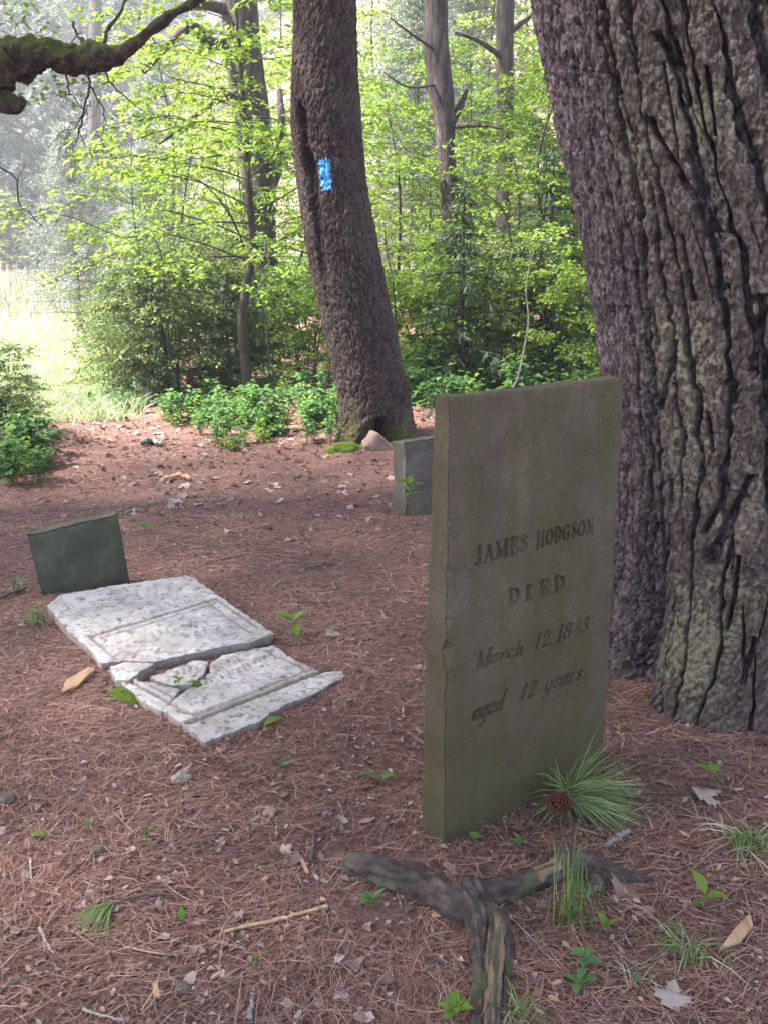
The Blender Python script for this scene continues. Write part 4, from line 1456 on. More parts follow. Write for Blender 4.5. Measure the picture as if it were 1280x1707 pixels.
# ------------------------------------------------------------------ woodland plants
def grow(mb_wood, mb_leaf, stem, R, n_br, br_len, t0, leaf_L, per_twig, r, bias=None, rise=0.25, droop=0.35, twig_len=0.42, n_twig=5, spread=0.9, side=4, tintc=0.5):
    """stem (curve) > arching limbs > twigs with leaves along them"""
    S = spline(stem, 26)
    add_tube(mb_wood, S, np.linspace(R, R * 0.25, 26), 8)
    for k in range(n_br):
        f = t0 + (1 - t0) * (k + r.uniform(0, 1)) / n_br
        i = f * 25
        p0 = S[int(i)] * (1 - i % 1) + S[min(25, int(i) + 1)] * (i % 1)
        az = k * 2.4 + r.uniform(-0.5, 0.5)
        d = np.array([math.cos(az), math.sin(az), 0])
        if bias is not None:
            d = unit(d + np.array(bias))
        L = br_len * (1.15 - 0.75 * (f - t0) / (1 - t0)) * r.uniform(0.65, 1.15)
        q = np.linspace(0, 1, 7)[:, None]
        sidev = np.array([-d[1], d[0], 0]) * r.normal(0, 0.4)
        ri, dr = rise * r.uniform(0.1, 2.4), droop * r.uniform(0.3, 1.8)
        P = p0 + d * q * L + np.array([0, 0, 1.0]) * (ri * q * L - dr * q * q * L) + sidev * q * q * L
        P += r.normal(0, 0.035 * L, P.shape) * q
        rb = max(R * 0.2, 0.004) * (1.1 - 0.6 * f)
        add_tube(mb_wood, P, np.linspace(rb, rb * 0.25, 7), side)
        for w in range(n_twig):
            g = 0.22 + 0.78 * (w + r.uniform(0, 1)) / n_twig
            ii = g * 6
            tp = P[int(ii)] * (1 - ii % 1) + P[min(6, int(ii) + 1)] * (ii % 1)
            a = (1 if w % 2 else -1) * r.uniform(0.5, 1.1)
            td = np.array([d[0] * math.cos(a) - d[1] * math.sin(a), d[0] * math.sin(a) + d[1] * math.cos(a), r.uniform(-0.25, 0.25)])
            if w == n_twig - 1: td, tp = d + np.array([0, 0, -0.15]), P[5]
            tl = twig_len * r.uniform(0.6, 1.25) * (0.5 + 0.5 * min(1, L))
            Q = tp + td * np.linspace(0, 1, 4)[:, None] * tl + np.array([0, 0, -0.12 * tl]) * (np.linspace(0, 1, 4)[:, None] ** 2)
            add_tube(mb_wood, Q, np.linspace(rb * 0.35 + 0.0015, 0.0012, 4), 3)
            m = per_twig
            u = r.uniform(0.1, 1.05, m)[:, None]
            lp = tp + td * u * tl + np.array([0, 0, -0.12 * tl]) * u ** 2 + r.normal(0, 0.02, (m, 3))
            sg = np.where(np.arange(m) % 2, 1.0, -1.0)[:, None]
            perp = np.array([-td[1], td[0], 0.0])
            ld = td * 0.6 + perp * sg * 0.9 + r.normal(0, 0.35, (m, 3)) + np.array([0, 0, -0.25])
            ln = np.array([0, 0, 1.0]) + r.normal(0, 0.55, (m, 3))
            leaves(mb_leaf, lp, ld, ln, leaf_L * r.uniform(0.6, 1.15, m), leaf_L * r.uniform(0.35, 0.6, m),
                   np.clip(tintc + r.normal(0, 0.2, m), 0, 1))


def sapling(name, label, cat, loc, stem, R, leaf_mat_, seed, group=None, **kw):
    r = np.random.default_rng(seed)
    t = thing(name, label, cat, loc, group=group)
    w, l = MB(), MB()
    stems = stem if isinstance(stem[0][0], (list, tuple)) else [stem]
    for s in stems:
        grow(w, l, s, R, r=r, **kw)
    link('trunk' if cat == 'tree' else 'stems', w.mesh('trunk', M['stem']), t)
    c_ = link('crown', l.mesh('crown', M[leaf_mat_], False), t)
    tag(c_, kind='stuff')
    return t


# the dark wavy-stemmed sapling left of the leaning tree
Y0 = 10.8
b0 = at(415, Y0)
WAVY = [b0 + Vector((0, 0, -0.05))] + [D(px, py, Y0) for px, py in ((409, 600), (404, 530), (411, 480), (422, 415), (418, 350), (411, 260), (408, 200), (404, 150))] + [D(398, 60, Y0), D(385, -60, Y0)]
sapling('sapling', 'young tree with a dark wavy stem and bright layered leaves left of the leaning tree', 'tree', b0,
        [tuple(p - b0) for p in WAVY], 0.062, 'leaf_bright', 401, n_br=38, br_len=2.15, t0=0.34, leaf_L=0.085, per_twig=16, n_twig=8, bias=(-0.55, -0.25, 0), rise=0.30, droop=0.30, twig_len=0.5, tintc=0.62)

# shared kinds, copied about the wood
def kind_bush(seed, lm, h, n, label, name='bush', cat='bush', leafL=0.06, tint=0.45, brl=0.7):
    r = np.random.default_rng(seed)
    stems = []
    for k in range(n):
        a = k * 2 * PI / n + r.uniform(-0.4, 0.4); q = r.uniform(0.15, 0.55) * h * 0.6
        hh = h * r.uniform(0.75, 1.05)
        stems.append([(0.06 * math.cos(a), 0.06 * math.sin(a), -0.05), (q * 0.3 * math.cos(a), q * 0.3 * math.sin(a), hh * 0.4), (q * 0.7 * math.cos(a) + r.normal(0, .05), q * 0.7 * math.sin(a), hh * 0.75), (q * math.cos(a), q * math.sin(a), hh)])
    return sapling(name, label, cat, (0, 0, -50), stems, 0.011, lm, seed, n_br=14, br_len=brl, t0=0.12, leaf_L=leafL, per_twig=13, n_twig=5, rise=0.3, droop=0.35, twig_len=0.3, tintc=tint)


def kind_tree(seed, lm, h, label, brl=1.5, R=0.03, t0=0.14, n_br=34, leafL=0.082, tint=0.55, per=15, ntw=8):
    r = np.random.default_rng(seed)
    st = [(0, 0, -0.1), (r.normal(0, .05), r.normal(0, .05), h * 0.3), (r.normal(0, .12), r.normal(0, .12), h * 0.65), (r.normal(0, .2), r.normal(0, .2), h)]
    return sapling('sapling', label, 'tree', (0, 0, -50), st, R, lm, seed, n_br=n_br, br_len=brl, t0=t0, leaf_L=leafL, per_twig=per, n_twig=ntw, rise=0.35, droop=0.4, twig_len=0.5, tintc=tint)


def plant_out(kinds, spots, labels_group):
    """spots: (px, y, kind, scale, label)"""
    first = set()
    r = np.random.default_rng(len(spots))
    for (px, y, k, s, lab) in spots:
        p = at(px, y)
        root = kinds[k]
        if k not in first and root.location.z < -40:
            first.add(k)
            root.location = p; root.rotation_euler = (0, 0, r.uniform(0, 6.28)); root.scale = (s,) * 3
            root['label'] = lab
        else:
            root = dup(root, p, r.uniform(0, 6.28), s, lab)
        root['group'] = labels_group


KB = {'a': kind_bush(411, 'leaf_dull', 1.9, 6, 'x'), 'b': kind_bush(412, 'leaf_dull', 1.5, 5, 'x', leafL=0.055, tint=0.6),
      'c': kind_bush(413, 'leaf_bright', 1.7, 5, 'x', leafL=0.07, tint=0.5)}
plant_out(KB, [(235, 11.3, 'a', 0.85, 'dull green bush at the meadow edge beside the path'),
               (290, 11.2, 'b', 1.15, 'thin-stemmed bush right of the meadow with dull leaves'),
               (185, 12.2, 'b', 0.8, 'small bush standing against the bright meadow'), (212, 10.7, 'b', 0.6, 'low bush at the corner of the path and the meadow'),
               (345, 12.0, 'a', 1.05, 'dull green bush around the red rotten snag'),
               (395, 11.9, 'b', 1.0, 'bush behind the wavy-stemmed sapling'),
               (455, 12.4, 'c', 1.0, 'brighter bush between the wavy sapling and the leaning tree'),
               (520, 11.4, 'c', 0.9, 'leafy bush against the left side of the leaning tree'),
               (620, 11.2, 'c', 0.75, 'bush hidden behind the leaning tree foot'),
               (700, 11.0, 'c', 0.9, 'bush right of the leaning tree foot'),
               (770, 11.6, 'c', 1.0, 'bush left of the pale bare twig behind the headstone'),
               (850, 11.0, 'b', 1.1, 'bush behind the middle of the inscribed headstone'),
               (930, 10.6, 'c', 1.0, 'bush behind the right corner of the inscribed headstone'),
               (985, 12.2, 'b', 1.2, 'bush beside the left flank of the big pine'),
               (12, 8.2, 'a', 0.46, 'rounded dull bush at the left edge beside the path'), (48, 8.7, 'b', 0.36, 'small rounded bush at the left of the path, before the meadow'), (1100, 11.5, 'c', 1.1, 'bush out of sight behind the big pine')], 'bushes along the wood edge')
KT = {'a': kind_tree(421, 'leaf_bright', 4.2, 'x'), 'b': kind_tree(422, 'leaf_bright', 3.2, 'x', brl=1.2, tint=0.5, leafL=0.075),
      'c': kind_tree(423, 'leaf_pale', 6.5, 'x', brl=2.0, R=0.05, n_br=48, leafL=0.13, tint=0.55, t0=0.08), 'd': kind_tree(424, 'leaf_dull', 3.8, 'x', brl=1.3, tint=0.55)}
plant_out(KT, [(330, 13.5, 'b', 0.95, 'yellow-green sapling behind the dull bushes at the meadow edge'),
               (250, 14.2, 'd', 0.85, 'duller sapling nearest the meadow'),
               (420, 14.5, 'a', 0.8, 'leafy sapling in front of the dark straight trunk'),
               (500, 13.2, 'b', 1.0, 'leafy sapling behind the left side of the leaning tree'),
               (560, 16.0, 'a', 1.0, 'sapling hidden behind the leaning tree'),
               (650, 13.0, 'b', 1.05, 'leafy sapling just right of the leaning tree'),
               (705, 13.2, 'd', 0.7, 'thin dull sapling standing before the forked trunk'),
               (800, 13.6, 'a', 0.7, 'bright sapling at the foot of the forked trunk'),
               (835, 12.4, 'b', 1.0, 'bright sapling behind the middle of the inscribed headstone'),
               (905, 12.0, 'b', 1.15, 'bright sapling left of the big pine'),
               (965, 14.0, 'a', 0.9, 'tall sapling against the left flank of the big pine'),
               (680, 18.5, 'a', 1.0, 'leafy sapling farther back right of the leaning tree'),
               (790, 17.0, 'a', 1.0, 'leafy sapling between the two straight trunks'),
               (890, 18.0, 'a', 1.05, 'leafy sapling right of the two straight trunks'),
               (1050, 13.0, 'a', 1.0, 'sapling out of sight behind the big pine'),
               (1180, 14.0, 'b', 1.0, 'sapling farther right behind the big pine')], 'saplings along the wood edge')
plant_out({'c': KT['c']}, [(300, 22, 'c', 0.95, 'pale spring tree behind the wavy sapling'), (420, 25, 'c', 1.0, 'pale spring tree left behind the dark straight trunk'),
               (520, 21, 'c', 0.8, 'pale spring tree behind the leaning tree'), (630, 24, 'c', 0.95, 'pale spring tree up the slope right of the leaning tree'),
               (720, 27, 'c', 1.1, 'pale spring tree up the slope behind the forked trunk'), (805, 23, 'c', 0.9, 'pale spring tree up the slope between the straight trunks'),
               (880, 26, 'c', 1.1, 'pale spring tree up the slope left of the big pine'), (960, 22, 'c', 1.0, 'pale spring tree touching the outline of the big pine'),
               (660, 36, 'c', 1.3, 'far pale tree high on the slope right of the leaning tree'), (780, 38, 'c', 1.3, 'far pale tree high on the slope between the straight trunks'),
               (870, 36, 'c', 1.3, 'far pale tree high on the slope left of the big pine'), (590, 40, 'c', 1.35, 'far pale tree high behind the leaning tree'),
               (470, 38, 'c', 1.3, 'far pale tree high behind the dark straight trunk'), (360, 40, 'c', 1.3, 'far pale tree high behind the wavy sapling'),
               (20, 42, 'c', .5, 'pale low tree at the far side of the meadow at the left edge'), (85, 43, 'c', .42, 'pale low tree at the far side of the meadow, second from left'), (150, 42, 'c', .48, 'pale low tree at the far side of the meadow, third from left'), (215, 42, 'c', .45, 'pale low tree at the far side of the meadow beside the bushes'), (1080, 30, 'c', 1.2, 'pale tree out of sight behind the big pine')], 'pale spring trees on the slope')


# ------------------------------------------------------------------ straight trunks in the wood
def far_trunk(name, label, rows, Y, branches, seed, crown_n=2200, crown_c=None):
    P = []
    base = at(rows[-1][0], Y)
    P.append((base.x, Y, base.z - 0.15, rows[-1][1] * 1.15 / 2 / FPX * Y))
    for (px, w, py) in rows[::-1]:
        p = D(px, py, Y)
        if p.z > base.z + 0.05:
            P.append((p.x, Y, p.z, w / 2 / FPX * (CP * Y - SP * (p.z - CAM_H))))
    P = sorted(P, key=lambda q: q[2])
    P.append((P[-1][0] + (P[-1][0] - P[-2][0]) * 1.0, Y, P[-1][2] + 4, P[-1][3] * 0.85))
    P.append((P[-1][0], Y, P[-1][2] + 7, P[-1][3] * 0.3))
    t = thing(name, label, 'tree', (base.x, Y, base.z))
    off = np.array([base.x, Y, base.z, 0])
    S = spline(np.array(P) - off, 60)
    r = np.random.default_rng(seed)
    V, F, _ = tube(S[:, :3], S[:, 3], 22, False)
    c_ = V.reshape(60, 22, 3)
    k = 1 + 0.10 * fbm(c_[..., 0] * 6, c_[..., 1] * 6, c_[..., 2] * 1.5, seed=seed, o=3)
    c_ = S[:, None, :3] + (c_ - S[:, None, :3]) * k[..., None]
    link('trunk', mesh_np('trunk', c_.reshape(-1, 3), F, M['far_bark']), t)
    for pts, r0 in branches:
        mb = MB()
        Q = np.array([np.array(D(px, py, Y + dy)) for px, py, dy in pts]) - off[:3]
        add_tube(mb, spline(Q, 14), np.linspace(r0, r0 * 0.35, 14), 8)
        link('branch', mb.mesh('branch', M['far_bark']), t)
    cc = crown_c or (0, 0, 9.5)
    pine_canopy('crown', cc, (3.4, 3.4, 2.5), crown_n, t, seed=seed)
    return t


far_trunk('pine_tree', 'straight dark trunk behind the wavy-stemmed sapling', [(398, 62, 0), (412, 62, 120), (425, 60, 220), (432, 56, 330), (436, 54, 440), (440, 54, 560)], 14.0,
          [([(386, 70, 0), (350, 72, -0.3), (322, 45, -0.6), (285, 70, -0.9), (240, 120, -1.2)], 0.10), ([(388, 20, 0), (345, 8, -0.4), (300, 15, -0.8), (240, 55, -1.2), (205, 95, -1.5)], 0.085),
           ([(440, 330, 0), (462, 280, 0.2), (470, 215, 0.3), (466, 150, 0.5)], 0.11), ([(405, 150, -0.1), (350, 175, -0.5), (300, 215, -0.9), (265, 240, -1.0)], 0.05), ([(425, 420, 0), (375, 440, -0.4), (330, 470, -0.6)], 0.03)], 501)
far_trunk('pine_tree', 'forked straight trunk right of the leaning tree with dead side branches', [(727, 42, 0), (730, 42, 110), (740, 36, 200), (745, 30, 275), (755, 30, 400), (768, 34, 520), (778, 36, 640)], 12.6,
          [([(744, 215, 0), (765, 180, 0.1), (778, 150, 0.2)], 0.07), ([(748, 212, 0), (790, 208, -0.3), (835, 214, -0.5)], 0.04), ([(735, 90, 0), (690, 60, -0.4), (650, 30, -0.6)], 0.022), ([(735, 140, 0), (680, 145, -0.5), (640, 120, -0.9)], 0.018)], 502)
far_trunk('pine_tree', 'straight trunk midway between the forked trunk and the big pine', [(842, 31, 0), (842, 31, 130), (840, 28, 240), (840, 28, 400), (845, 28, 560)], 15.5,
          [([(842, 100, 0), (800, 70, -0.4), (760, 55, -0.8)], 0.05), ([(842, 60, 0), (880, 30, -0.2), (900, 20, -0.3)], 0.05)], 503)
far_trunk('grey_tree', 'thin pale trunk far up the slope beside the leaning tree', [(652, 14, 0), (652, 14, 110), (655, 15, 250), (656, 16, 420)], 30.0, [], 504, 600)
far_trunk('pine_tree', 'far trunk showing left of the big pine above the bushes', [(940, 22, 0), (945, 22, 200), (950, 24, 460)], 24.0, [], 505, 1200)
far_trunk('pine_tree', 'far trunk high on the left behind the mossy limb', [(160, 20, 0), (158, 20, 200), (150, 22, 440)], 40.0, [], 506, 600)


# ------------------------------------------------------------------ tree at the left edge with its mossy limb
def mossy_tree():
    Y = 5.6
    base = Vector((-3.55, Y, TH(-3.55, Y)))
    t = thing('old_tree', 'old tree outside the left edge reaching in with a bent mossy limb', 'tree', base)
    o = np.array(base)
    mb = MB()
    S = spline(np.array([(-3.5, Y, -0.2, .24), (-3.55, Y, 1.2, .19), (-3.62, Y, 3.0, .17), (-3.6, Y, 8.0, .12), (-3.6, Y, 12, .03)]) - np.array([*o, 0]), 50)
    V, F, _ = tube(S[:, :3], S[:, 3], 24, False)
    link('trunk', mesh_np('trunk', V, F, M['limb_bark']), t)
    PT = [(-330, 40, 30), (-120, 50, 30), (-40, 90, 30), (20, 98, 27), (70, 92, 22), (118, 96, 24), (150, 100, 21), (180, 97, 16), (203, 92, 12), (222, 76, 9), (248, 52, 8.5), (284, 27, 7.5), (320, 6, 6.5), (365, -30, 5)]
    P = np.array([(*D(px, py, Y), w / FPX * Y) for px, py, w in PT])
    S = spline(P - np.array([*o, 0]), 200)
    V, F, C = tube(S[:, :3], S[:, 3], 48, True)
    c_ = V[:200 * 48].reshape(200, 48, 3)
    k = 1 + 0.34 * fbm(c_[..., 0] * 8, c_[..., 1] * 8, c_[..., 2] * 14, seed=61, o=5) + 0.14 * fbm(c_[..., 0] * 40, c_[..., 1] * 40, c_[..., 2] * 40, seed=62, o=3)
    V[:200 * 48] = (S[:, None, :3] + (c_ - S[:, None, :3]) * k[..., None]).reshape(-1, 3)
    link('limb', mesh_np('limb', V, [F, C], M['limb_bark']), t)
    # stub of the limb hooking down
    P = np.array([(*D(px, py, Y - 0.05), w / FPX * Y) for px, py, w in [(22, 100, 24), (8, 112, 27), (-2, 138, 28), (0, 160, 26), (14, 172, 19), (32, 173, 13), (42, 166, 6)]])
    S = spline(P - np.array([*o, 0]), 40)
    V, F, C = tube(S[:, :3], S[:, 3], 24, True)
    c_ = V[:40 * 24].reshape(40, 24, 3)
    k = 1 + 0.34 * fbm(c_[..., 0] * 9, c_[..., 1] * 9, c_[..., 2] * 12, seed=66, o=5)
    V[:40 * 24] = (S[:, None, :3] + (c_ - S[:, None, :3]) * k[..., None]).reshape(-1, 3)
    link('stub', mesh_np('stub', V, [F, C], M['limb_bark']), t)
    r = np.random.default_rng(9)
    for pts, r0 in (([(140, 98, 0), (150, 140, -.1), (140, 190, -.2), (128, 240, -.2)], .009), ([(150, 140, -.1), (175, 190, 0), (170, 240, .1)], .005), ([(118, 92, 0), (112, 140, .1), (125, 165, .2), (150, 195, .3)], .006), ([(165, 92, 0), (175, 120, 0), (200, 155, 0.2), (240, 185, .4)], .007), ([(135, 65, .1), (140, 78, 0), (142, 90, 0)], .010), ([(118, 38, .2), (130, 60, .1), (142, 80, 0)], .008), ([(170, 78, .1), (185, 40, .2), (212, 0, .4), (240, -50, .5)], .012),
                    ([(150, 165, -.1), (135, 195, -.2), (110, 215, -.2), (80, 245, -.2)], .0035), ([(140, 190, -.2), (110, 235, -.2), (102, 250, -.2)], .003), ([(-40, 260, .1), (15, 285, 0), (30, 305, 0), (36, 345, .1), (70, 375, .2)], .006)):
        mb = MB()
        Q = spline(np.array([np.array(D(px, py, Y + dy)) for px, py, dy in pts]) - o, 14)
        Q = Q + r.normal(0, 0.006, Q.shape)
        add_tube(mb, Q, np.linspace(r0, r0 * 0.4, 14), 5)
        for q in range(3):
            j = r.integers(4, 13); L = r.uniform(0.06, 0.22)
            e = Q[j] + unit(r.normal(0, 1, 3) + np.array([0, 0, -0.5])) * L
            add_tube(mb, [Q[j], (Q[j] + e) / 2 + r.normal(0, 0.01, 3), e], [r0 * 0.4, r0 * 0.3, r0 * 0.2], 4)
        link('dead_twig', mb.mesh('dead_twig', M['stem']), t)
    # a few pale young leaf sprays on it
    lb = MB()
    for (px, py) in ((45, 160), (80, 150), (125, 140), (165, 112), (60, 172), (115, 158), (30, 35), (70, 48), (10, 25), (140, 150), (48, 20), (100, 125)):
        c_ = np.array(D(px, py, Y + r.uniform(-.1, .3))) - o
        m = 9
        leaves(lb, c_ + r.normal(0, 0.04, (m, 3)), r.normal(0, 1, (m, 3)) * np.array([1, 1, .5]), r.normal(0, .5, (m, 3)) + np.array([0, 0, 1]), r.uniform(.03, .06, m), r.uniform(.018, .03, m), r.uniform(.5, 1, m))
    tag(link('leaf_sprays', lb.mesh('leaf_sprays', M['leaf_bright'], False), t), kind='stuff')
    pine_canopy('crown', (0.6, 0.3, 8.2), (3.6, 3.6, 2.0), 2600, t, seed=12)


mossy_tree()


def shade_pine(loc, label, size, n, seed):  # unseen pines added so their crowns keep sun off the foreground
    t = thing('pine_tree', label, 'tree', (loc[0], loc[1], TH(loc[0], loc[1])))
    S = spline([(0, 0, -.2), (.05, 0, 3), (.1, .1, 8), (.1, .1, 14)], 40)
    V, F, _ = tube(S, np.linspace(.30, .05, 40), 20, False)
    c_ = V.reshape(40, 20, 3)
    k = 1 + .08 * fbm(c_[..., 0] * 6, c_[..., 1] * 6, c_[..., 2] * 1.5, seed=seed, o=3)
    link('trunk', mesh_np('trunk', (S[:, None] + (c_ - S[:, None]) * k[..., None]).reshape(-1, 3), F, M['far_bark']), t)
    pine_canopy('crown', (0, 0, 10), size, n, t, seed=seed)


shade_pine((-9.2, 1.2), 'unseen tall pine added outside the left edge to shade the foreground', (4.6, 4.6, 2.6), 15000, 41)
shade_pine((-8.4, 4.9), 'unseen tall pine added at left nearer the meadow to shade the path', (3.6, 2.6, 2.4), 3800, 42)
shade_pine((-5.0, -2.4), 'unseen tall pine added behind the camera to shade the foreground', (4.4, 4.4, 2.6), 11000, 43)


# ------------------------------------------------------------------ conifers: hanging hemlocks on the far slope, pine boughs, young spruces
def conifer(name, label, cat, h, w, lm, seed, n_br=60, strips=46, droop=0.5, L=(0.3, 0.6), t0=0.06, wd=0.05, bark='grey_bark', fluff=0.0):
    r = np.random.default_rng(seed)
    t = thing(name, label, cat, (0, 0, -50))
    wb, lb = MB(), MB()
    add_tube(wb, [(0, 0, -0.2), (0.02, 0, h * 0.5), (0, 0.02, h)], [h * 0.018 + 0.01, h * 0.011, 0.008], 9)
    for k in range(n_br):
        f = t0 + (0.98 - t0) * (k + r.uniform(0, 1)) / n_br
        a = k * 2.39996 + r.uniform(-.3, .3)
        bl = w * (1.02 - f) ** 0.75 * r.uniform(0.55, 1.1)
        d = np.array([math.cos(a), math.sin(a), 0])
        q = np.linspace(0, 1, 6)[:, None]
        P = np.array([0, 0, f * h]) + d * q * bl + np.array([0, 0, 1.0]) * bl * (0.12 * q - droop * q * q)
        add_tube(wb, P, np.linspace(0.012 * h / 6 + 0.004, 0.004, 6), 4)
        u = r.uniform(0.12, 1.0, strips)
        ii = u * 5; i0 = ii.astype(int); i1 = np.minimum(5, i0 + 1); fr = (ii - i0)[:, None]
        base = P[i0] * (1 - fr) + P[i1] * fr
        sg = np.where(r.uniform(0, 1, strips) < 0.5, 1, -1)[:, None]
        side = np.array([-d[1], d[0], 0])
        dd = d * r.uniform(.3, 1, (strips, 1)) + side * sg * r.uniform(.2, 1, (strips, 1)) + np.array([0, 0, -1]) * r.uniform(0.0, 0.55 + droop, (strips, 1)) * (1 - fluff) + r.normal(0, 0.8, (strips, 3)) * fluff
        base = base + r.normal(0, 0.10, (strips, 3)) * fluff
        leaves(lb, base, dd, r.normal(0, .5, (strips, 3)) + np.array([0, 0, 1]), r.uniform(*L, strips) * (0.5 + 0.5 * bl / w), wd * r.uniform(.6, 1.3, strips), np.clip(r.normal(.5, .25, strips), 0, 1), 0.05)
    link('trunk', wb.mesh('trunk', M[bark]), t)
    tag(link('crown', lb.mesh('crown', M[lm], False), t), kind='stuff')
    return t


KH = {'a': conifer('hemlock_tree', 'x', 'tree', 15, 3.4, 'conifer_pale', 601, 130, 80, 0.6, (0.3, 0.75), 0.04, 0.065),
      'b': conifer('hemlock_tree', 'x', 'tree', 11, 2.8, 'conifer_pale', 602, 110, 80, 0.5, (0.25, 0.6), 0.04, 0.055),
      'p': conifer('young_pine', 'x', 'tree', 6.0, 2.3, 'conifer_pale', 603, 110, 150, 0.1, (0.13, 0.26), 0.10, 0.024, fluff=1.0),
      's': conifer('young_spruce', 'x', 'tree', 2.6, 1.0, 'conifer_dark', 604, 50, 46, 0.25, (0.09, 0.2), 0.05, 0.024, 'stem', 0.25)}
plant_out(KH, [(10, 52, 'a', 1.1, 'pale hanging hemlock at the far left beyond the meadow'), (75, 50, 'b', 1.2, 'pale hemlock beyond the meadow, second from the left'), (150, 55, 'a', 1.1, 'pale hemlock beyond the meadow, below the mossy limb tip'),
               (225, 50, 'b', 1.15, 'pale hemlock beyond the meadow, behind the wavy sapling leaves'), (300, 56, 'a', 1.1, 'pale hemlock beyond the meadow, left of the dark trunk'), (35, 44, 'b', .9, 'lower hemlock at the very edge of the meadow on the left'), (112, 45, 'b', .95, 'lower hemlock at the meadow edge, second from left'), (190, 43, 'b', .85, 'lower hemlock at the meadow edge, third from left'), (-30, 43, 'b', .9, 'lower hemlock at the meadow edge just outside the left edge'), (262, 45, 'b', .9, 'lower hemlock at the meadow edge behind the bushes'), (-140, 46, 'b', 1.1, 'hemlock outside the left edge, first beyond the frame'), (-230, 48, 'a', 1.0, 'hemlock outside the left edge, second beyond the frame'), (-330, 46, 'b', 1.15, 'hemlock outside the left edge, third beyond the frame'), (-430, 50, 'a', 1.0, 'hemlock outside the left edge, fourth beyond the frame'), (-540, 48, 'b', 1.2, 'hemlock outside the left edge, fifth beyond the frame'), (-160, 66, 'a', 1.25, 'higher hemlock outside the left edge, nearest the frame'), (-290, 68, 'a', 1.25, 'higher hemlock outside the left edge, middle one'), (-430, 70, 'a', 1.3, 'higher hemlock outside the left edge, farthest out'), (-60, 50, 'a', 1.0, 'pale hemlock just outside the left edge beyond the meadow'),
               (35, 68, 'a', 1.25, 'pale hemlock higher on the far slope at the left'), (120, 70, 'a', 1.2, 'pale hemlock higher on the far slope, second from left'), (200, 72, 'a', 1.25, 'pale hemlock higher on the far slope, third from left'),
               (290, 74, 'a', 1.25, 'pale hemlock higher on the far slope, fourth from left'), (380, 70, 'a', 1.25, 'pale hemlock higher on the slope behind the dark trunk'), (470, 72, 'a', 1.2, 'pale hemlock higher on the slope left of the leaning tree'), (-40, 72, 'a', 1.2, 'pale hemlock higher on the slope outside the left edge'),
               (80, 90, 'a', 1.4, 'topmost hemlock on the far slope at left'), (180, 92, 'a', 1.4, 'topmost hemlock on the far slope above the mossy limb'), (270, 95, 'a', 1.4, 'topmost hemlock on the far slope right of the limb'), (0, 94, 'a', 1.4, 'topmost hemlock on the far slope at the left edge'), (360, 95, 'a', 1.4, 'topmost hemlock above the dark trunk')], 'hemlocks on the far slope')
plant_out({'p': KH['p']}, [(135, 21, 'p', 0.72, 'soft blue-green young pine standing in the meadow below the mossy limb'), (255, 19, 'p', 0.62, 'soft blue-green young pine behind the meadow bushes'), (690, 20, 'p', 1.0, 'soft grey-green pine behind the forked trunk'), (770, 24, 'p', 1.1, 'soft grey-green pine between the straight trunks')], 'young pines')
plant_out({'s': KH['s']}, [(765, 10.6, 's', 0.85, 'dark young spruce behind the left corner of the inscribed headstone'), (905, 11.2, 's', 1.0, 'dark young spruce behind the right half of the inscribed headstone'), (385, 11.4, 's', 0.55, 'dark low spruce beside the wavy-stemmed sapling'),
                           (255, 10.9, 's', 0.62, 'dark low spruce at the right edge of the meadow'), (-70, 7.6, 's', 0.45, 'small dark conifer just outside the left edge')], 'young spruces')


# bare stems and snags
def bare(name, label, cat, Y, pts, r0, mat, extra=()):
    base = D(*pts[0], Y)
    base.z = min(base.z, TH(base.x, Y) + 0.0) if cat != 'twig' else base.z
    t = thing(name, label, cat, base)
    mb = MB()
    P = [np.array(base)] + [np.array(D(px, py, Y)) for px, py in pts]
    add_tube(mb, spline(np.array(P) - np.array(base), 24), np.linspace(r0, r0 * 0.35, 24), 6)
    link('stem', mb.mesh('stem', mat), t)
    for e in extra:
        mb = MB()
        add_tube(mb, spline(np.array([np.array(D(px, py, Y + 0.1 * k)) for k, (px, py) in enumerate(e)]) - np.array(base), 12), np.linspace(r0 * 0.5, r0 * 0.15, 12), 5)
        link('branch', mb.mesh('branch', mat), t)
    return t


bare('bare_sapling', 'pale thin bare stem rising behind the inscribed headstone', 'sapling', 6.6, [(850, 665), (862, 630), (874, 575), (880, 530), (876, 480), (885, 430)], 0.009, M['pale_wood'])
bare('bare_sapling', 'dark branching stem behind the right half of the inscribed headstone', 'sapling', 11.6, [(900, 640), (903, 560), (898, 470), (905, 380), (912, 300), (905, 240)], 0.03, M['stem'], [[(903, 500), (880, 440), (850, 385), (845, 360)], [(900, 440), (925, 400), (930, 330)]])
bare('bare_sapling', 'dark branching stem behind the middle of the inscribed headstone', 'sapling', 11.0, [(880, 640), (872, 560), (868, 480), (850, 400), (838, 350), (800, 315)], 0.028, M['stem'], [[(860, 440), (880, 400), (905, 360)]])
bare('bare_sapling', 'thin dark curved stem just right of the leaning tree', 'sapling', 10.5, [(668, 620), (660, 530), (655, 470), (645, 420), (640, 370)], 0.014, M['stem'], [[(660, 620), (700, 660), (730, 668)][::-1]])
bare('bare_sapling', 'leaning bare stem at the left of the dull bushes', 'sapling', 10.7, [(292, 690), (284, 600), (278, 520), (270, 430), (250, 380)], 0.02, M['stem'], [[(280, 540), (300, 480), (305, 420)]])
bare('bare_sapling', 'thin bare stem beside the red rotten snag', 'sapling', 10.9, [(268, 690), (262, 620), (248, 560), (232, 500)], 0.012, M['stem'])
bare('bare_sapling', 'slanting slim stem crossing below the wavy sapling crown', 'sapling', 11.0, [(470, 660), (450, 600), (440, 520), (395, 380), (345, 310), (300, 290)], 0.02, M['stem'], [[(395, 380), (375, 330), (372, 270)]])


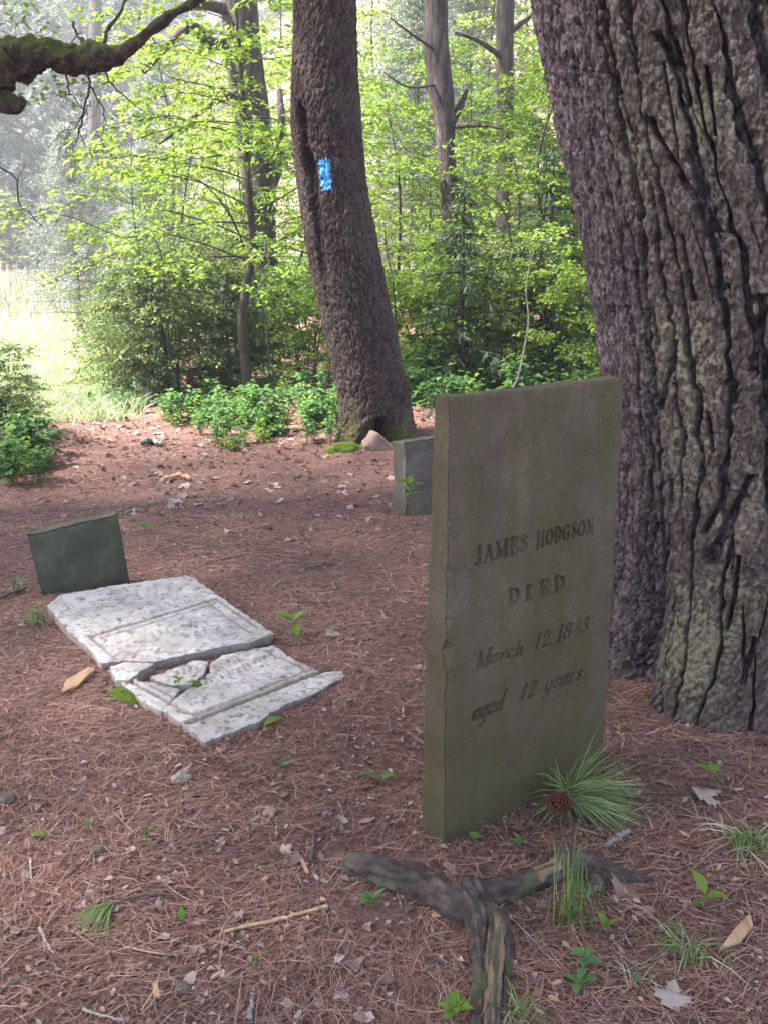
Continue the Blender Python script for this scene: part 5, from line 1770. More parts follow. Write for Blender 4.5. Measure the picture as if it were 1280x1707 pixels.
def snag():
    Y = 10.9
    b = at(338, Y)
    t = thing('rotten_snag', 'dark red rotten snag standing among the dull bushes', 'snag', b)
    P = np.array([(*D(px, py, Y), w / 2 / FPX * Y) for px, py, w in [(345, 700, 46), (340, 672, 32), (332, 650, 26), (326, 632, 28), (322, 616, 14)]])
    P[0, 2] = b.z - 0.05
    S = spline(P - np.array([*b, 0]), 30)
    V, F, C = tube(S[:, :3], S[:, 3], 18, True)
    c_ = V[:540].reshape(30, 18, 3)
    k = 1 + 0.35 * fbm(c_[..., 0] * 9, c_[..., 1] * 9, c_[..., 2] * 5, seed=3, o=4)
    V[:540] = (S[:, None, :3] + (c_ - S[:, None, :3]) * k[..., None]).reshape(-1, 3)
    link('trunk', mesh_np('trunk', V, [F, C], M['snag']), t)


snag()


# ------------------------------------------------------------------ low leafy plants
def big_leaf_mesh(name, mat, L=1.0, wid=0.5):
    """cupped pointed leaf along +X, 16 triangles"""
    xs = np.array([0, .15, .38, .62, .84, 1.0]); ws = np.array([.02, .30, .5, .42, .22, 0.0]) * wid * 2
    V = []
    for x, w in zip(xs, ws):
        z = 0.10 * math.sin(x * PI) - 0.06 * x * x
        V += [(x * L, -w * L / 2, z * L + w * 0.14), (x * L, 0, z * L), (x * L, w * L / 2, z * L + w * 0.14)]
    F = []
    for i in range(5):
        for j in range(2):
            a = i * 3 + j
            F.append((a, a + 1, a + 4, a + 3))
    V = np.array(V)
    me = mesh_np(name, V, np.array(F), mat, True, {'tint': np.full(len(V), 0.5)})
    return me


LEAF = {k: big_leaf_mesh('leaf', M[k]) for k in ('leaf_low', 'leaf_bright', 'leaf_dull', 'grass_green')}
LEAFN = big_leaf_mesh('leaf', M['leaf_low'], 1.0, 0.3)


def seedling(name, label, p, stem_h, specs, mat='leaf_low', lean=(0, 0), group=None, cat='plant'):
    """specs: (azimuth deg, pitch deg, length, height fraction)"""
    t = thing(name, label, cat, p, group=group)
    mb = MB()
    add_tube(mb, spline([(0, 0, -0.01), (lean[0] * .4, lean[1] * .4, stem_h * .5), (lean[0], lean[1], stem_h)], 8), np.linspace(max(.0016, stem_h * .018), .0012, 8), 5)
    link('stem', mb.mesh('stem', M['leaf_green_stem']), t)
    for (az, pt, L, f) in specs:
        link('leaf', LEAF[mat] if L >= 0 else LEAFN, t, loc=(lean[0] * f, lean[1] * f, stem_h * f), rot=(random.uniform(-.3, .3), -math.radians(pt), math.radians(az)), scale=abs(L))
    return t


M['leaf_green_stem'] = simple_mat('green_stem', [(0.3, (0.06, 0.10, 0.03)), (0.7, (0.12, 0.17, 0.05))], 20, bstr=0)


def rnd_specs(n, L, seed, pit=(5, 35), f=(0.6, 1.0)):
    r = random.Random(seed)
    return [(k * 137.5 + r.uniform(-25, 25), r.uniform(*pit), L * r.uniform(.75, 1.2), r.uniform(*f)) for k in range(n)]


g1 = 'single green plants on the forest floor'
seedling('seedling', 'large leafy plant with two broad leaves beside the right edge of the white slab', GT(490, 1062), 0.07, [(165, 22, .10, 1), (40, 30, .09, .9), (-75, -8, .095, .8), (10, 15, .075, 1), (190, 40, .06, .9)], 'leaf_bright', group=g1)
seedling('seedling', 'little green plant growing from the crack in the white slab', Vector((*GT(300, 1158).xy, .03)), 0.04, rnd_specs(5, .035, 3), 'leaf_bright', group=g1)
seedling('seedling', 'bright seedling standing before the grey headstone', GT(688, 868), 0.23, [(200, 20, .10, .98), (330, 15, .095, .95), (90, 30, .08, 1), (250, 5, .08, .75), (20, 10, .08, .7), (150, 20, .07, .8), (290, 40, .07, 1)], 'leaf_bright', (-0.02, -.02), group=g1)
seedling('seedling', 'broad green leaf lying left of the inscribed headstone', GT(635, 1308), 0.02, [(170, 4, .085, .9), (20, 12, .055, .9)], 'leaf_low', group=g1)
seedling('seedling', 'small rosette of narrow leaves in front of the thick end of the root', GT(620, 1520), 0.03, rnd_specs(8, -.045, 5, (15, 60)), group=g1)
seedling('seedling', 'round-leaved seedlings beside the lower end of the root', GT(758, 1700), 0.035, rnd_specs(9, .038, 6, (0, 30)), 'leaf_bright', group=g1)
seedling('seedling', 'round-leaved plant below the tall bright grass', GT(972, 1612), 0.05, rnd_specs(5, .042, 7, (-5, 25), (.3, 1)), 'leaf_low', group=g1)
seedling('seedling', 'second low round-leaved plant below the tall bright grass, nearer', GT(962, 1645), 0.02, rnd_specs(4, .038, 17, (-5, 25), (.3, 1)), 'leaf_low', group=g1)
seedling('seedling', 'three-leaved seedling right of the tall bright grass', GT(1172, 1520), 0.05, [(115, 35, .065, 1), (-10, 12, .055, .8), (200, 2, .04, .6)], 'leaf_bright', group=g1)
seedling('seedling', 'small bright seedling behind the whitish maple leaf', GT(1182, 1312), 0.05, [(20, 25, .045, 1), (165, 20, .05, 1), (80, 30, .04, 1), (-60, 10, .035, .8)], 'leaf_bright', group=g1)
seedling('seedling', 'tiny seedling touching the foot of the inscribed headstone', GT(790, 1408), 0.02, rnd_specs(4, .03, 9), 'leaf_bright', group=g1)
seedling('seedling', 'tiny pale seedling under the pine sprig', GT(862, 1415), 0.02, rnd_specs(4, .03, 10), 'leaf_low', group=g1)
seedling('seedling', 'single upright green leaf near the fallen pine twig', GT(303, 1540), 0.01, [(95, 70, .035, 1), (60, 50, .025, 1)], 'leaf_bright', group=g1)
seedling('seedling', 'bright green leaf by the left edge below the curved stick', GT(52, 1398), 0.008, [(5, 6, .05, 1)], 'leaf_bright', group=g1)
seedling('seedling', 'faint thin seedling in the middle of the needle floor', GT(245, 1412), 0.04, rnd_specs(5, -.04, 11, (30, 75)), 'leaf_low', group=g1)
seedling('seedling', 'thin seedling left of the faint one on the needle floor', GT(150, 1392), 0.03, rnd_specs(4, -.03, 12, (30, 75)), 'leaf_low', group=g1)
seedling('seedling', 'pale green leaf below the white slab tip', GT(440, 1212), 0.008, [(30, 8, .075, 1)], 'leaf_bright', group=g1)
seedling('seedling', 'small seedling among needles below the white slab', GT(472, 1285), 0.02, rnd_specs(4, .028, 14), 'leaf_low', group=g1)
seedling('seedling', 'little green plant right of the small dark headstone', GT(242, 890), 0.05, rnd_specs(5, -.08, 15), 'leaf_low', group=g1)
seedling('seedling', 'tiny sprout near the bottom edge among bark chips', GT(428, 1608), 0.015, rnd_specs(3, .022, 16), 'leaf_bright', group=g1)
seedling('seedling', 'small sprout right of the tall bright grass base', GT(1010, 1560), 0.02, rnd_specs(2, .05, 18, (40, 70)), 'leaf_bright', group=g1)
seedling('seedling', 'little sprout beside the big pine root', GT(1035, 1218), 0.02, rnd_specs(4, .025, 19), 'leaf_bright', group=g1)

# carpet of knee-high plants under the bushes: one kind, copied
def low_plant(seed, n, L, h, mat):
    r = random.Random(seed)
    t = thing('low_plant', 'x', 'plant', (0, 0, -50))
    mb = MB(); lb = MB()
    for s in range(n):
        a = r.uniform(0, 6.28); q = r.uniform(0, .16)
        top = np.array([q * math.cos(a), q * math.sin(a), h * r.uniform(.5, 1.1)])
        add_tube(mb, [top * np.array([.5, .5, 0]), top * .6 + np.array([0, 0, .02]), top], [.003, .0025, .002], 4)
        m = 7
        az = np.array([r.uniform(0, 6.28) for _ in range(m)])
        lp = top + np.random.default_rng(seed + s).normal(0, .03, (m, 3)) * np.array([1, 1, 1.6])
        rr = np.random.default_rng(seed * 3 + s)
        leaves(lb, lp, np.stack([np.cos(az), np.sin(az), rr.uniform(-.4, .35, m)], -1), rr.normal(0, .35, (m, 3)) + np.array([0, 0, 1]), L * rr.uniform(.6, 1.2, m), L * rr.uniform(.4, .6, m), np.clip(rr.normal(.5, .22, m), 0, 1))
    link('stems', mb.mesh('stems', M['leaf_green_stem']), t)
    tag(link('leaves', lb.mesh('leaves', M[mat], False), t), kind='stuff')
    return t


LP = [low_plant(701, 14, .085, .26, 'leaf_low'), low_plant(702, 12, .10, .34, 'leaf_low'), low_plant(703, 10, .075, .20, 'leaf_bright')]


def carpet(poly, n, seed, label, group, smin=.7, smax=1.3, kinds=(0, 1, 2)):
    """plants spread over a ground patch given by its corner columns and depths"""
    r = random.Random(seed)
    for k in range(n):
        px0, px1, y0, y1 = r.choice(poly)
        y = r.uniform(y0, y1)
        p = at(r.uniform(px0, px1), y)
        root = LP[r.choice(kinds)]
        s = r.uniform(smin, smax)
        if root.location.z < -40:
            root.location = p; root.scale = (s,) * 3
        else:
            root = dup(root, p, r.uniform(0, 6.28), s)
        sz = 'tall' if s > .5 * (smin + smax) + .12 * (smax - smin) else 'short' if s < .5 * (smin + smax) - .12 * (smax - smin) else 'middling'
        dp = 'front' if y < sum(q[2] + q[3] for q in poly) / 2 / len(poly) else 'back'
        root['label'] = sz + ' ' + label + ', towards the ' + dp; root['group'] = sz + ' ' + group + ', ' + dp


carpet([(330, 470, 8.3, 9.0), (270, 560, 9.0, 9.8), (330, 560, 9.6, 11), (500, 570, 8.6, 9.2), (280, 430, 8.8, 9.6)], 92, 1, 'low plant in the green patch left of the leaning tree', 'low plants left of the leaning tree', .4, .85)
carpet([(650, 760, 9.6, 12), (690, 1000, 9.0, 11), (700, 1150, 11, 13.5)], 70, 2, 'low plant behind the headstones', 'low plants behind the headstones', .7, 1.3)
carpet([(-60, 70, 6.6, 7.3), (-40, 95, 6.9, 7.6), (-100, 60, 7.2, 8.6)], 26, 3, 'low plant at the left edge of the path', 'low plants at the left edge', .6, 1.0)
carpet([(430, 560, 8.0, 8.5), (350, 420, 7.9, 8.3)], 14, 4, 'stray plant beside the path', 'stray low plants by the path', .35, .6)
carpet([(200, 420, 11, 12.5)], 22, 5, 'low plant under the dull bushes', 'low plants under the dull bushes', .7, 1.2)
carpet([(70, 230, 9.9, 10.8), (150, 260, 9.6, 10.6)], 26, 6, 'low plant at the grassy path end', 'low plants at the path end', .3, .6)


# ------------------------------------------------------------------ meadow grass
def meadow_grass():
    r = np.random.default_rng(77)
    n = 44000
    d = 9.8 + (40 - 9.8) * r.uniform(0, 1, n) ** 1.6
    a = np.where(r.uniform(0, 1, n) < .9, r.uniform(-0.50, -0.20, n), r.uniform(-0.75, -0.45, n))
    y = d * np.cos(np.arctan(a)); x = a * y
    ok = (a < -0.262 + 0.04 * vnoise(x * .6, y * .6, seed=4) + 0.003 * (d - 10)) & ((d > 10.8) | (r.uniform(0, 1, n) < .4))
    x, y, d = x[ok], y[ok], d[ok]; n = len(x)
    z = terrain(x, y)
    P0 = np.stack([x, y, z - .01], -1)
    h = r.uniform(.06, .26, n) * (.65 + .5 * vnoise(x * .5, y * .5, seed=6) + .3)
    az = r.uniform(0, 6.28, n); le = r.uniform(.1, .7, n)
    dv = np.stack([np.cos(az) * le, np.sin(az) * le, np.ones(n)], -1)
    P1 = P0 + dv * (h * .55)[:, None]
    P2 = P0 + np.stack([np.cos(az) * le * 1.7, np.sin(az) * le * 1.7, np.full(n, .9)], -1) * h[:, None]
    mb = MB()
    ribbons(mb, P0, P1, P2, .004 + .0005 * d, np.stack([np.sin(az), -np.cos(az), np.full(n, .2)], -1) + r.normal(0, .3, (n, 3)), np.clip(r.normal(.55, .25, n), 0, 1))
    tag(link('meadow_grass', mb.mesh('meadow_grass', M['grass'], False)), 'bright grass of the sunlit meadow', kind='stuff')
    # dead pale stalks and brush along the far side
    n = 5200
    a = r.uniform(-.55, -.12, n); d = r.uniform(27, 44, n)
    y = d / np.sqrt(1 + a * a); x = a * y
    P0 = np.stack([x, y, terrain(x, y)], -1)
    h = r.uniform(.5, 1.5, n) * (.5 + .8 * np.clip(vnoise(x * .3, y * .3, seed=16) + .3, 0, 1))
    dv = np.stack([r.normal(0, .16, n), r.normal(0, .16, n), np.ones(n)], -1)
    P2 = P0 + dv * h[:, None]
    mb = MB()
    ribbons(mb, P0, P0 + dv * (h * .5)[:, None] + r.normal(0, .03, (n, 3)), P2, .035, np.array([0, -1, .1]) + r.normal(0, .3, (n, 3)), r.uniform(0, 1, n))
    tag(link('dead_stalks', mb.mesh('dead_stalks', M['grass_dry'], False)), 'pale dead stalks along the far side of the meadow', kind='stuff')


meadow_grass()


# ------------------------------------------------------------------ grass tufts near the graves
def tuft(label, p, specs, seed, group='grass tufts'):
    """specs: list of (part, material, count, height, spread, width)"""
    t = thing('grass_tuft', label, 'grass', p, group=group)
    r = np.random.default_rng(seed)
    for nm, mt, n, h, sp, w, flop in specs:
        P0 = r.normal(0, .014 + .012 * (n > 30), (n, 3)) * np.array([1, 1, 0])
        az = r.uniform(0, 6.28, n); H = h * r.uniform(.5, 1.1, n); q = sp * r.uniform(.3, 1.2, n)
        P1 = P0 + np.stack([np.cos(az) * q * .35, np.sin(az) * q * .35, H * .75], -1)
        Pm = P0 + np.stack([np.cos(az) * q * .8, np.sin(az) * q * .8, H * (1.0 - .35 * flop)], -1)
        P2 = P0 + np.stack([np.cos(az) * q * 1.25, np.sin(az) * q * 1.25, H * (.95 - .9 * flop)], -1)
        P2[:, 2] = np.maximum(P2[:, 2], .004)
        mb = MB()
        nn = np.stack([-np.cos(az), -np.sin(az), np.full(n, .5)], -1) + r.normal(0, .4, (n, 3))
        tn = r.uniform(0, 1, n)
        s = unit(np.cross(P2 - P0, nn)) * w * .5
        V = np.stack([P0 - s, P0 + s, P1 + s, P1 - s, Pm + s * .85, Pm - s * .85, P2 + s * .2, P2 - s * .2], 1).reshape(-1, 3)
        k = np.arange(n)[:, None] * 8
        F = np.concatenate([k + np.array([[0, 1, 2, 3]]), k + np.array([[3, 2, 4, 5]]), k + np.array([[5, 4, 6, 7]])])
        mb.add(V, F, np.repeat(tn, 8))
        tag(link(nm, mb.mesh(nm, M[mt], False), t), kind='stuff')
    return t


tuft('tall bright green grass tuft arching over the right arm of the root', GT(945, 1535), [('blades', 'grass_green', 17, .25, .085, .0026, .5), ('short_blades', 'grass_green', 34, .07, .035, .003, .3)], 1)
tuft('grass tuft with bleached hanging blades at the right edge', GT(1245, 1415), [('blades', 'grass_green', 60, .06, .07, .0028, .4), ('dry_blades', 'grass_dry', 46, .05, .14, .0026, 1.0)], 2)
tuft('small green tuft with pale dry blades near the lower right corner', GT(1140, 1592), [('blades', 'grass_green', 52, .055, .055, .0026, .4), ('dry_blades', 'grass_dry', 28, .035, .10, .0022, 1.0)], 3)
tuft('sparse tuft at the bottom edge right of the root', GT(872, 1700), [('blades', 'grass_green', 30, .05, .06, .0024, .4), ('dry_blades', 'grass_dry', 14, .04, .08, .002, .9)], 4)
tuft('bluish dry tuft beside the left corner of the white slab', GT(64, 1040), [('blades', 'leaf_low', 40, .09, .06, .003, .5), ('dry_blades', 'grass_dry', 14, .06, .09, .003, .9)], 5)
tuft('short dark tuft under the right arm of the root', GT(968, 1490), [('blades', 'leaf_low', 36, .05, .05, .0026, .5)], 6)
tuft('thin grass blades left of the small dark headstone', GT(30, 985), [('blades', 'leaf_low', 22, .08, .06, .003, .5), ('dry_blades', 'grass_dry', 12, .07, .1, .0028, .9)], 7)
tuft('scattered thin blades in the needles below the forked root tip', GT(1060, 1640), [('dry_blades', 'grass_dry', 18, .03, .1, .0018, 1.0), ('blades', 'leaf_low', 10, .05, .04, .002, .4)], 8)


# ------------------------------------------------------------------ needle litter and crumbs
def litter():
    r = np.random.default_rng(21)
    n = 88000
    d = 1.25 * (13.0 / 1.25) ** (r.uniform(0, 1, n) ** 1.05)
    a = r.uniform(-.62, .62, n)
    x, y = d * np.sin(a), d * np.cos(a)
    patch = vnoise(x * 1.4, y * 1.4, seed=31) + 0.6 * vnoise(x * 5, y * 5, seed=32)
    edge = (y > 9.3) & (x > -2.6) | (y > 10.6)
    bare_ = 0.9 * sstep(.3, -.5, x) * sstep(2.5, 1.7, y)
    ok = (r.uniform(-1.6, .9, n) < 1.25 * patch + 0.2 - bare_) & ~edge & (np.hypot(x - 1.42, y - 3.45) > .50)
    x, y, d = x[ok], y[ok], d[ok]; n = len(x)
    z = terrain(x, y)
    L = r.uniform(.05, .105, n) * (1 + .02 * d)
    az = r.uniform(0, PI * 2, n)
    # slight drift: needles combed together in places
    az = az * .75 + 1.6 * vnoise(x * 2, y * 2, seed=33)
    c_ = np.stack([np.cos(az), np.sin(az), np.zeros(n)], -1) * (L / 2)[:, None]
    bend = np.stack([-np.sin(az), np.cos(az), np.zeros(n)], -1) * (r.normal(0, .10, n) * L)[:, None]
    Pc = np.stack([x, y, z + r.uniform(.001, .011, n)], -1)
    P0, P2 = Pc - c_, Pc + c_
    for P in (P0, P2):
        P[:, 2] = terrain(P[:, 0], P[:, 1]) + r.uniform(.0005, .010, n)
    up = r.uniform(0, 1, n) < .12
    P2[up, 2] += r.uniform(.004, .03, up.sum())
    mid = (P0 + P2) / 2 + bend + np.array([0, 0, .002])
    w = .00105 * (1 + .22 * d)
    mb = MB()
    ribbons(mb, P0, mid, P2, w, np.array([0, 0, 1.0]) + r.normal(0, .35, (n, 3)), np.clip(r.beta(2.2, 2.6, n), 0, 1))
    tag(link('pine_needles', mb.mesh('pine_needles', M['needle'], False)), 'carpet of fallen reddish pine needles on the forest floor', kind='stuff')
    # crumbs of bark, bud scales and broken leaf
    n = 21000
    d = 1.25 * (13.0 / 1.25) ** (r.uniform(0, 1, n) ** .9)
    a = r.uniform(-.62, .62, n)
    x, y = d * np.sin(a), d * np.cos(a)
    ok = ~((y > 9.6) & (x > -2.6) | (y > 10.9)) & (np.hypot(x - 1.42, y - 3.45) > .6)
    x, y, d = x[ok], y[ok], d[ok]; n = len(x)
    s = r.uniform(.004, .014, n) * (1 + .10 * d)
    P = np.stack([x, y, terrain(x, y) + r.uniform(.002, .010, n)], -1)
    dd = r.normal(0, 1, (n, 3)) * np.array([1, 1, .25])
    mb = MB()
    leaves(mb, P, dd, np.array([0, 0, 1.0]) + r.normal(0, .45, (n, 3)), s * 1.6, s * r.uniform(.5, 1.1, n), np.clip(r.beta(1.6, 2.6, n) + .05, 0, 1), .3)
    tag(link('litter_crumbs', mb.mesh('litter_crumbs', M['dead_leaf'], False)), 'small crumbs of bark and broken leaf among the needles', kind='stuff')

    # the path and wood floor farther off: whole and broken dead leaves
    n = 9000
    x = r.uniform(-6, 6, n); y = r.uniform(5.2, 14, n)
    ok = (r.uniform(0, 1, n) < .25 + .6 * sstep(6, 8.5, y)) & ~((x / y < -.24) & (y > 10.6))
    x, y = x[ok], y[ok]; n = len(x)
    sz = r.uniform(.025, .075, n)
    mb = MB()
    leaves(mb, np.stack([x, y, terrain(x, y) + r.uniform(.003, .025, n)], -1), r.normal(0, 1, (n, 3)) * np.array([1, 1, .3]), np.array([0, 0, 1.0]) + r.normal(0, .5, (n, 3)), sz, sz * r.uniform(.45, .9, n), np.clip(r.beta(1.6, 2.0, n), 0, 1), .25)
    tag(link('leaf_litter', mb.mesh('leaf_litter', M['dead_leaf'], False)), 'dead leaves strewn along the path towards the meadow', kind='stuff')


litter()


def dead_leaf_mesh(seed, mat, lobes=False):
    r = np.random.default_rng(seed)
    n = 20 if lobes else 12
    th = np.linspace(0, 2 * PI, n, endpoint=False)
    if lobes:
        half = [(-.36, .26), (-.23, .22), (-.15, .46), (-.05, .38), (.0, .54), (.07, .40), (.15, .47), (.10, .24), (.15, .15), (.28, .25), (.27, .14), (.36, .15)]
        out = np.array([(-.40, .03)] + half + [(.54, 0.0)] + [(x_, -y_) for x_, y_ in half[::-1]] + [(-.40, -.03)])
        out = out * r.uniform(.93, 1.07, out.shape)
        n = len(out); th = np.arctan2(out[:, 1], out[:, 0]); rad = np.hypot(out[:, 0], out[:, 1])
    else:
        rad = .5 * (1 - .12 * np.cos(2 * th) * 0) * r.uniform(.82, 1.1, n)
    x = rad * np.cos(th); y = rad * np.sin(th) * (1 if lobes else .6)
    c1, c2, tw = r.uniform(-.5, 1.3), r.uniform(-.2, .7), r.uniform(-.7, .7)
    zf = lambda X, Y: c1 * Y * Y * 1.6 + c2 * X * X * .8 + tw * X * Y + .04 * np.sin(9 * X + seed)
    V = [(0, 0, zf(0, 0))] + [(a, b, zf(a, b)) for a, b in zip(x, y)] + [(a * .55, b * .55, zf(a * .55, b * .55) + .02) for a, b in zip(x, y)]
    V = np.array(V); V[:, 2] -= V[:, 2].min()
    k = np.arange(n); k2 = (k + 1) % n
    F4 = np.stack([1 + k, 1 + k2, 1 + n + k2, 1 + n + k], -1)
    F3 = np.stack([np.zeros(n, int), 1 + n + k, 1 + n + k2], -1)
    return mesh_np('fallen_leaf', V, [F4, F3], mat, False, {'tint': np.full(len(V), .5)})


DL = [dead_leaf_mesh(s, M['dead_leaf'], s % 3 == 0) for s in range(8)]


def lay_leaf(px, py, size, rz, mesh, label, tilt=(0, 0), group=None, cat='leaf'):
    p = GT(px, py)
    o = link('fallen_leaf', mesh, loc=(p.x, p.y, p.z + .006), rot=(tilt[0], tilt[1], rz), scale=size)
    return tag(o, label, cat, group)


lay_leaf(1172, 1332, .10, .4, dead_leaf_mesh(30, M['pale_leaf'], True), 'whitish maple leaf lying by the thin cord-like twig at right', (.1, .15))
lay_leaf(1118, 1667, .085, 1.2, dead_leaf_mesh(33, M['pale_leaf'], True), 'pale lobed leaf lying at the bottom right', (.1, -.1))
lay_leaf(554, 1060, .07, .2, dead_leaf_mesh(36, M['pale_leaf'], True), 'small curled whitish leaf right of the white slab', (.5, .2))
lay_leaf(1042, 1488, .095, .9, dead_leaf_mesh(39, M['dead_leaf'], True), 'brown lobed leaf beside the tip of the root', (.25, .1))
lay_leaf(1052, 1330, .07, 2.0, dead_leaf_mesh(42, M['dead_leaf'], True), 'rosy brown leaf behind the pine sprig needles', (.3, .3))
lay_leaf(860, 1385, .07, 2.8, dead_leaf_mesh(45, M['dead_leaf'], True), 'dark curled leaf against the foot of the inscribed headstone', (.4, .2))
lay_leaf(640, 1640, .06, 1.8, dead_leaf_mesh(31, M['dead_leaf']), 'small dark leaf left of the lower end of the root', (.1, .3))
r_ = random.Random(99)


def area(p):
    if p.y > 6.9: return 'on the far part of the path near the green plants'
    if p.y > 4.75: return 'on the path behind the graves' if p.x < -.25 else 'on the needles before the grey headstone'
    if p.x < -.12: return 'on the needles around the white slab' if p.y > 2.75 else 'on the open needle floor at the lower left'
    if p.x > .62: return 'on the needles between the big pine and the right edge'
    return 'on the needles behind the inscribed headstone' if p.y > 2.7 else 'on the needles around the forked root'


for k in range(285):
    if k < 165:
        px, y = r_.uniform(90, 700), r_.uniform(5.6, 9.6)
        if px < 200 and y < 7.5: px += 150
        p = at(px, y); s = r_.uniform(.045, .10)
        lab, grp = 'brown dead leaf lying on the path between the graves and the meadow', 'dead leaves on the path'
    else:
        px, py = r_.uniform(0, 1280), r_.uniform(900, 1700)
        p = GT(px, py); s = r_.uniform(.022, .05)
        lab, grp = 'small brown dead leaf among the needles around the graves', 'dead leaves around the graves'
        if math.hypot(p.x - 1.42, p.y - 3.45) < .75 or (0.1 < p.x < .7 and 2.2 < p.y < 2.8) or (-1.6 < p.x < -.1 and 2.8 < p.y < 4.7):
            p = GT(r_.uniform(0, 680), r_.uniform(1280, 1700))
    o = link('fallen_leaf', DL[k % 8], loc=(p.x, p.y, p.z + .004), rot=(r_.uniform(-.35, .35), r_.uniform(-.35, .35), r_.uniform(0, 6.28)), scale=s)
    ar = area(p)
    tag(o, 'brown dead leaf ' + ar, 'leaf', 'dead leaves ' + ar)


# ------------------------------------------------------------------ sticks, twigs and chips
def stick(label, pts, r0, mat='twig', lift=0.004, cat='stick', taper=.5, seed=1, name='stick'):
    base = GT(*pts[len(pts) // 2][:2])
    P = []
    for q in pts:
        p = GT(q[0], q[1])
        p.z += lift + r0 + (q[2] if len(q) > 2 else 0)
        P.append(np.array(p - base))
    S = spline(P, 18)
    r = np.random.default_rng(seed)
    S = S + r.normal(0, r0 * .25, S.shape)
    V, F, C = tube(S, np.linspace(r0, r0 * taper, 18) * r.uniform(.85, 1.15, 18), 7, True)
    return tag(link(name, mesh_np(name, V, [F, C], M[mat], True, {'tint': np.full(len(V), .5)}), loc=base), label, cat)


stick('long curved dark stick at the left edge', [(25, 1370), (60, 1358), (78, 1335), (62, 1312)], .004, seed=2)
stick('curved dark stick in the lower left corner', [(0, 1660), (20, 1645), (60, 1632), (110, 1622)], .0045, seed=3)
stick('short whitish stick below the fallen pine twig', [(68, 1552), (78, 1575), (90, 1594)], .0045, 'pale_wood', seed=4)
stick('short pale stick left of the fallen pine twig', [(52, 1436), (54, 1470)], .004, 'pale_wood', seed=5)
stick('dark straight twig leaning in the needles at left', [(112, 1466), (150, 1432)], .0035, seed=6)
stick('long thin stick with a pale split end left of the root', [(372, 1558), (450, 1540), (515, 1524), (548, 1517)], .0045, 'chip', seed=7, taper=1.3)
stick('stubby dark stick left of the inscribed headstone foot', [(519, 1440), (526, 1388)], .006, seed=8)
stick('long thin twig left of the inscribed headstone', [(470, 1345), (540, 1325), (590, 1312)], .0025, seed=9)
stick('pale arching grass-like straw near the thick end of the root', [(545, 1475), (575, 1440), (620, 1420), (680, 1398)], .0016, 'pale_wood', seed=10)
stick('short twig standing beside the headstone left edge', [(580, 1244), (582, 1212)], .004, seed=11)
stick('pale twig crossing the needles behind the white slab', [(456, 980), (474, 966)], .005, 'pale_wood', seed=12)
stick('thin dark stick on the needles right of the white slab', [(494, 1006), (545, 1007)], .005, seed=13)
stick('dark stick behind the small dark headstone at the left edge', [(-20, 1010), (30, 990), (44, 984)], .010, 'twig', seed=14)
stick('thin twig leaning on the small dark headstone', [(104, 988), (118, 978, .05), (126, 985, .17)], .003, seed=15)
stick('grey stub of a stick right of the pine sprig', [(1008, 1417), (1045, 1390)], .009, 'grey_bark', seed=17, taper=.9)
stick('long thin cord-like twig running to the right edge', [(1068, 1325), (1120, 1326), (1180, 1328), (1290, 1331)], .0024, seed=18, taper=.9)
stick('pale bent straw in front of the root', [(848, 1532), (870, 1552), (905, 1588), (938, 1624)], .002, 'pale_wood', seed=19)
stick('thin dead stick at the bottom edge left of centre', [(140, 1688), (170, 1697), (206, 1706)], .004, 'pale_wood', seed=20)
stick('stub of pale stick at the bottom edge', [(416, 1705), (422, 1668)], .007, 'grey_bark', seed=21)
stick('dark twig slanting at the bottom edge', [(305, 1705), (345, 1675), (388, 1647)], .003, seed=22)
stick('pale log chunk on the path below the green plants', [(272, 805), (300, 798), (318, 803)], .02, 'chip', seed=23, taper=.7)
stick('grey fallen branch at the edge of the green patch', [(238, 744), (255, 741), (268, 746)], .03, 'grey_bark', seed=24, taper=.8)
stick('thin twig far out on the needles right of the small headstone', [(345, 942), (380, 932), (410, 928)], .004, seed=25)
stick('twig among the needles behind the white slab', [(508, 950), (540, 945), (565, 938)], .005, seed=26)
stick('pale straw upright in the needles at the lower right', [(1040, 1560), (1062, 1600)], .002, 'pale_wood', seed=27)
stick('pale straw beside the three-leaved seedling', [(1090, 1640), (1105, 1690), (1098, 1707)], .002, 'pale_wood', seed=28)
TW = []
for k in range(6):
    S = spline([(-.5, 0, 0), (-.15, .05 * ((-1) ** k), .03), (.2, -.04, .02), (.5, .03 * k / 5, 0)], 9)
    V, F, C = tube(S, np.linspace(.022, .010, 9), 5, True)
    TW.append(mesh_np('twig', V, [F, C], M['twig' if k < 4 else 'chip']))
for k in range(120):
    far = k < 45
    p = at(r_.uniform(60, 720), r_.uniform(4.6, 9.2)) if far else GT(r_.uniform(0, 1280), r_.uniform(1020, 1700))
    if math.hypot(p.x - 1.42, p.y - 3.45) < .75 or (-1.65 < p.x < -.1 and 2.8 < p.y < 4.8) or (.05 < p.x < .72 and 2.2 < p.y < 2.85): continue
    s = r_.uniform(.05, .17)
    o = link('twig', TW[k % 6], loc=(p.x, p.y, p.z + .004), rot=(r_.uniform(-.06, .06), r_.uniform(-.12, .06), r_.uniform(0, 6.28)), scale=(s, s, s * .8))
    ar = area(p)
    tag(o, 'thin dead twig ' + ar, 'twig', 'dead twigs ' + ar)


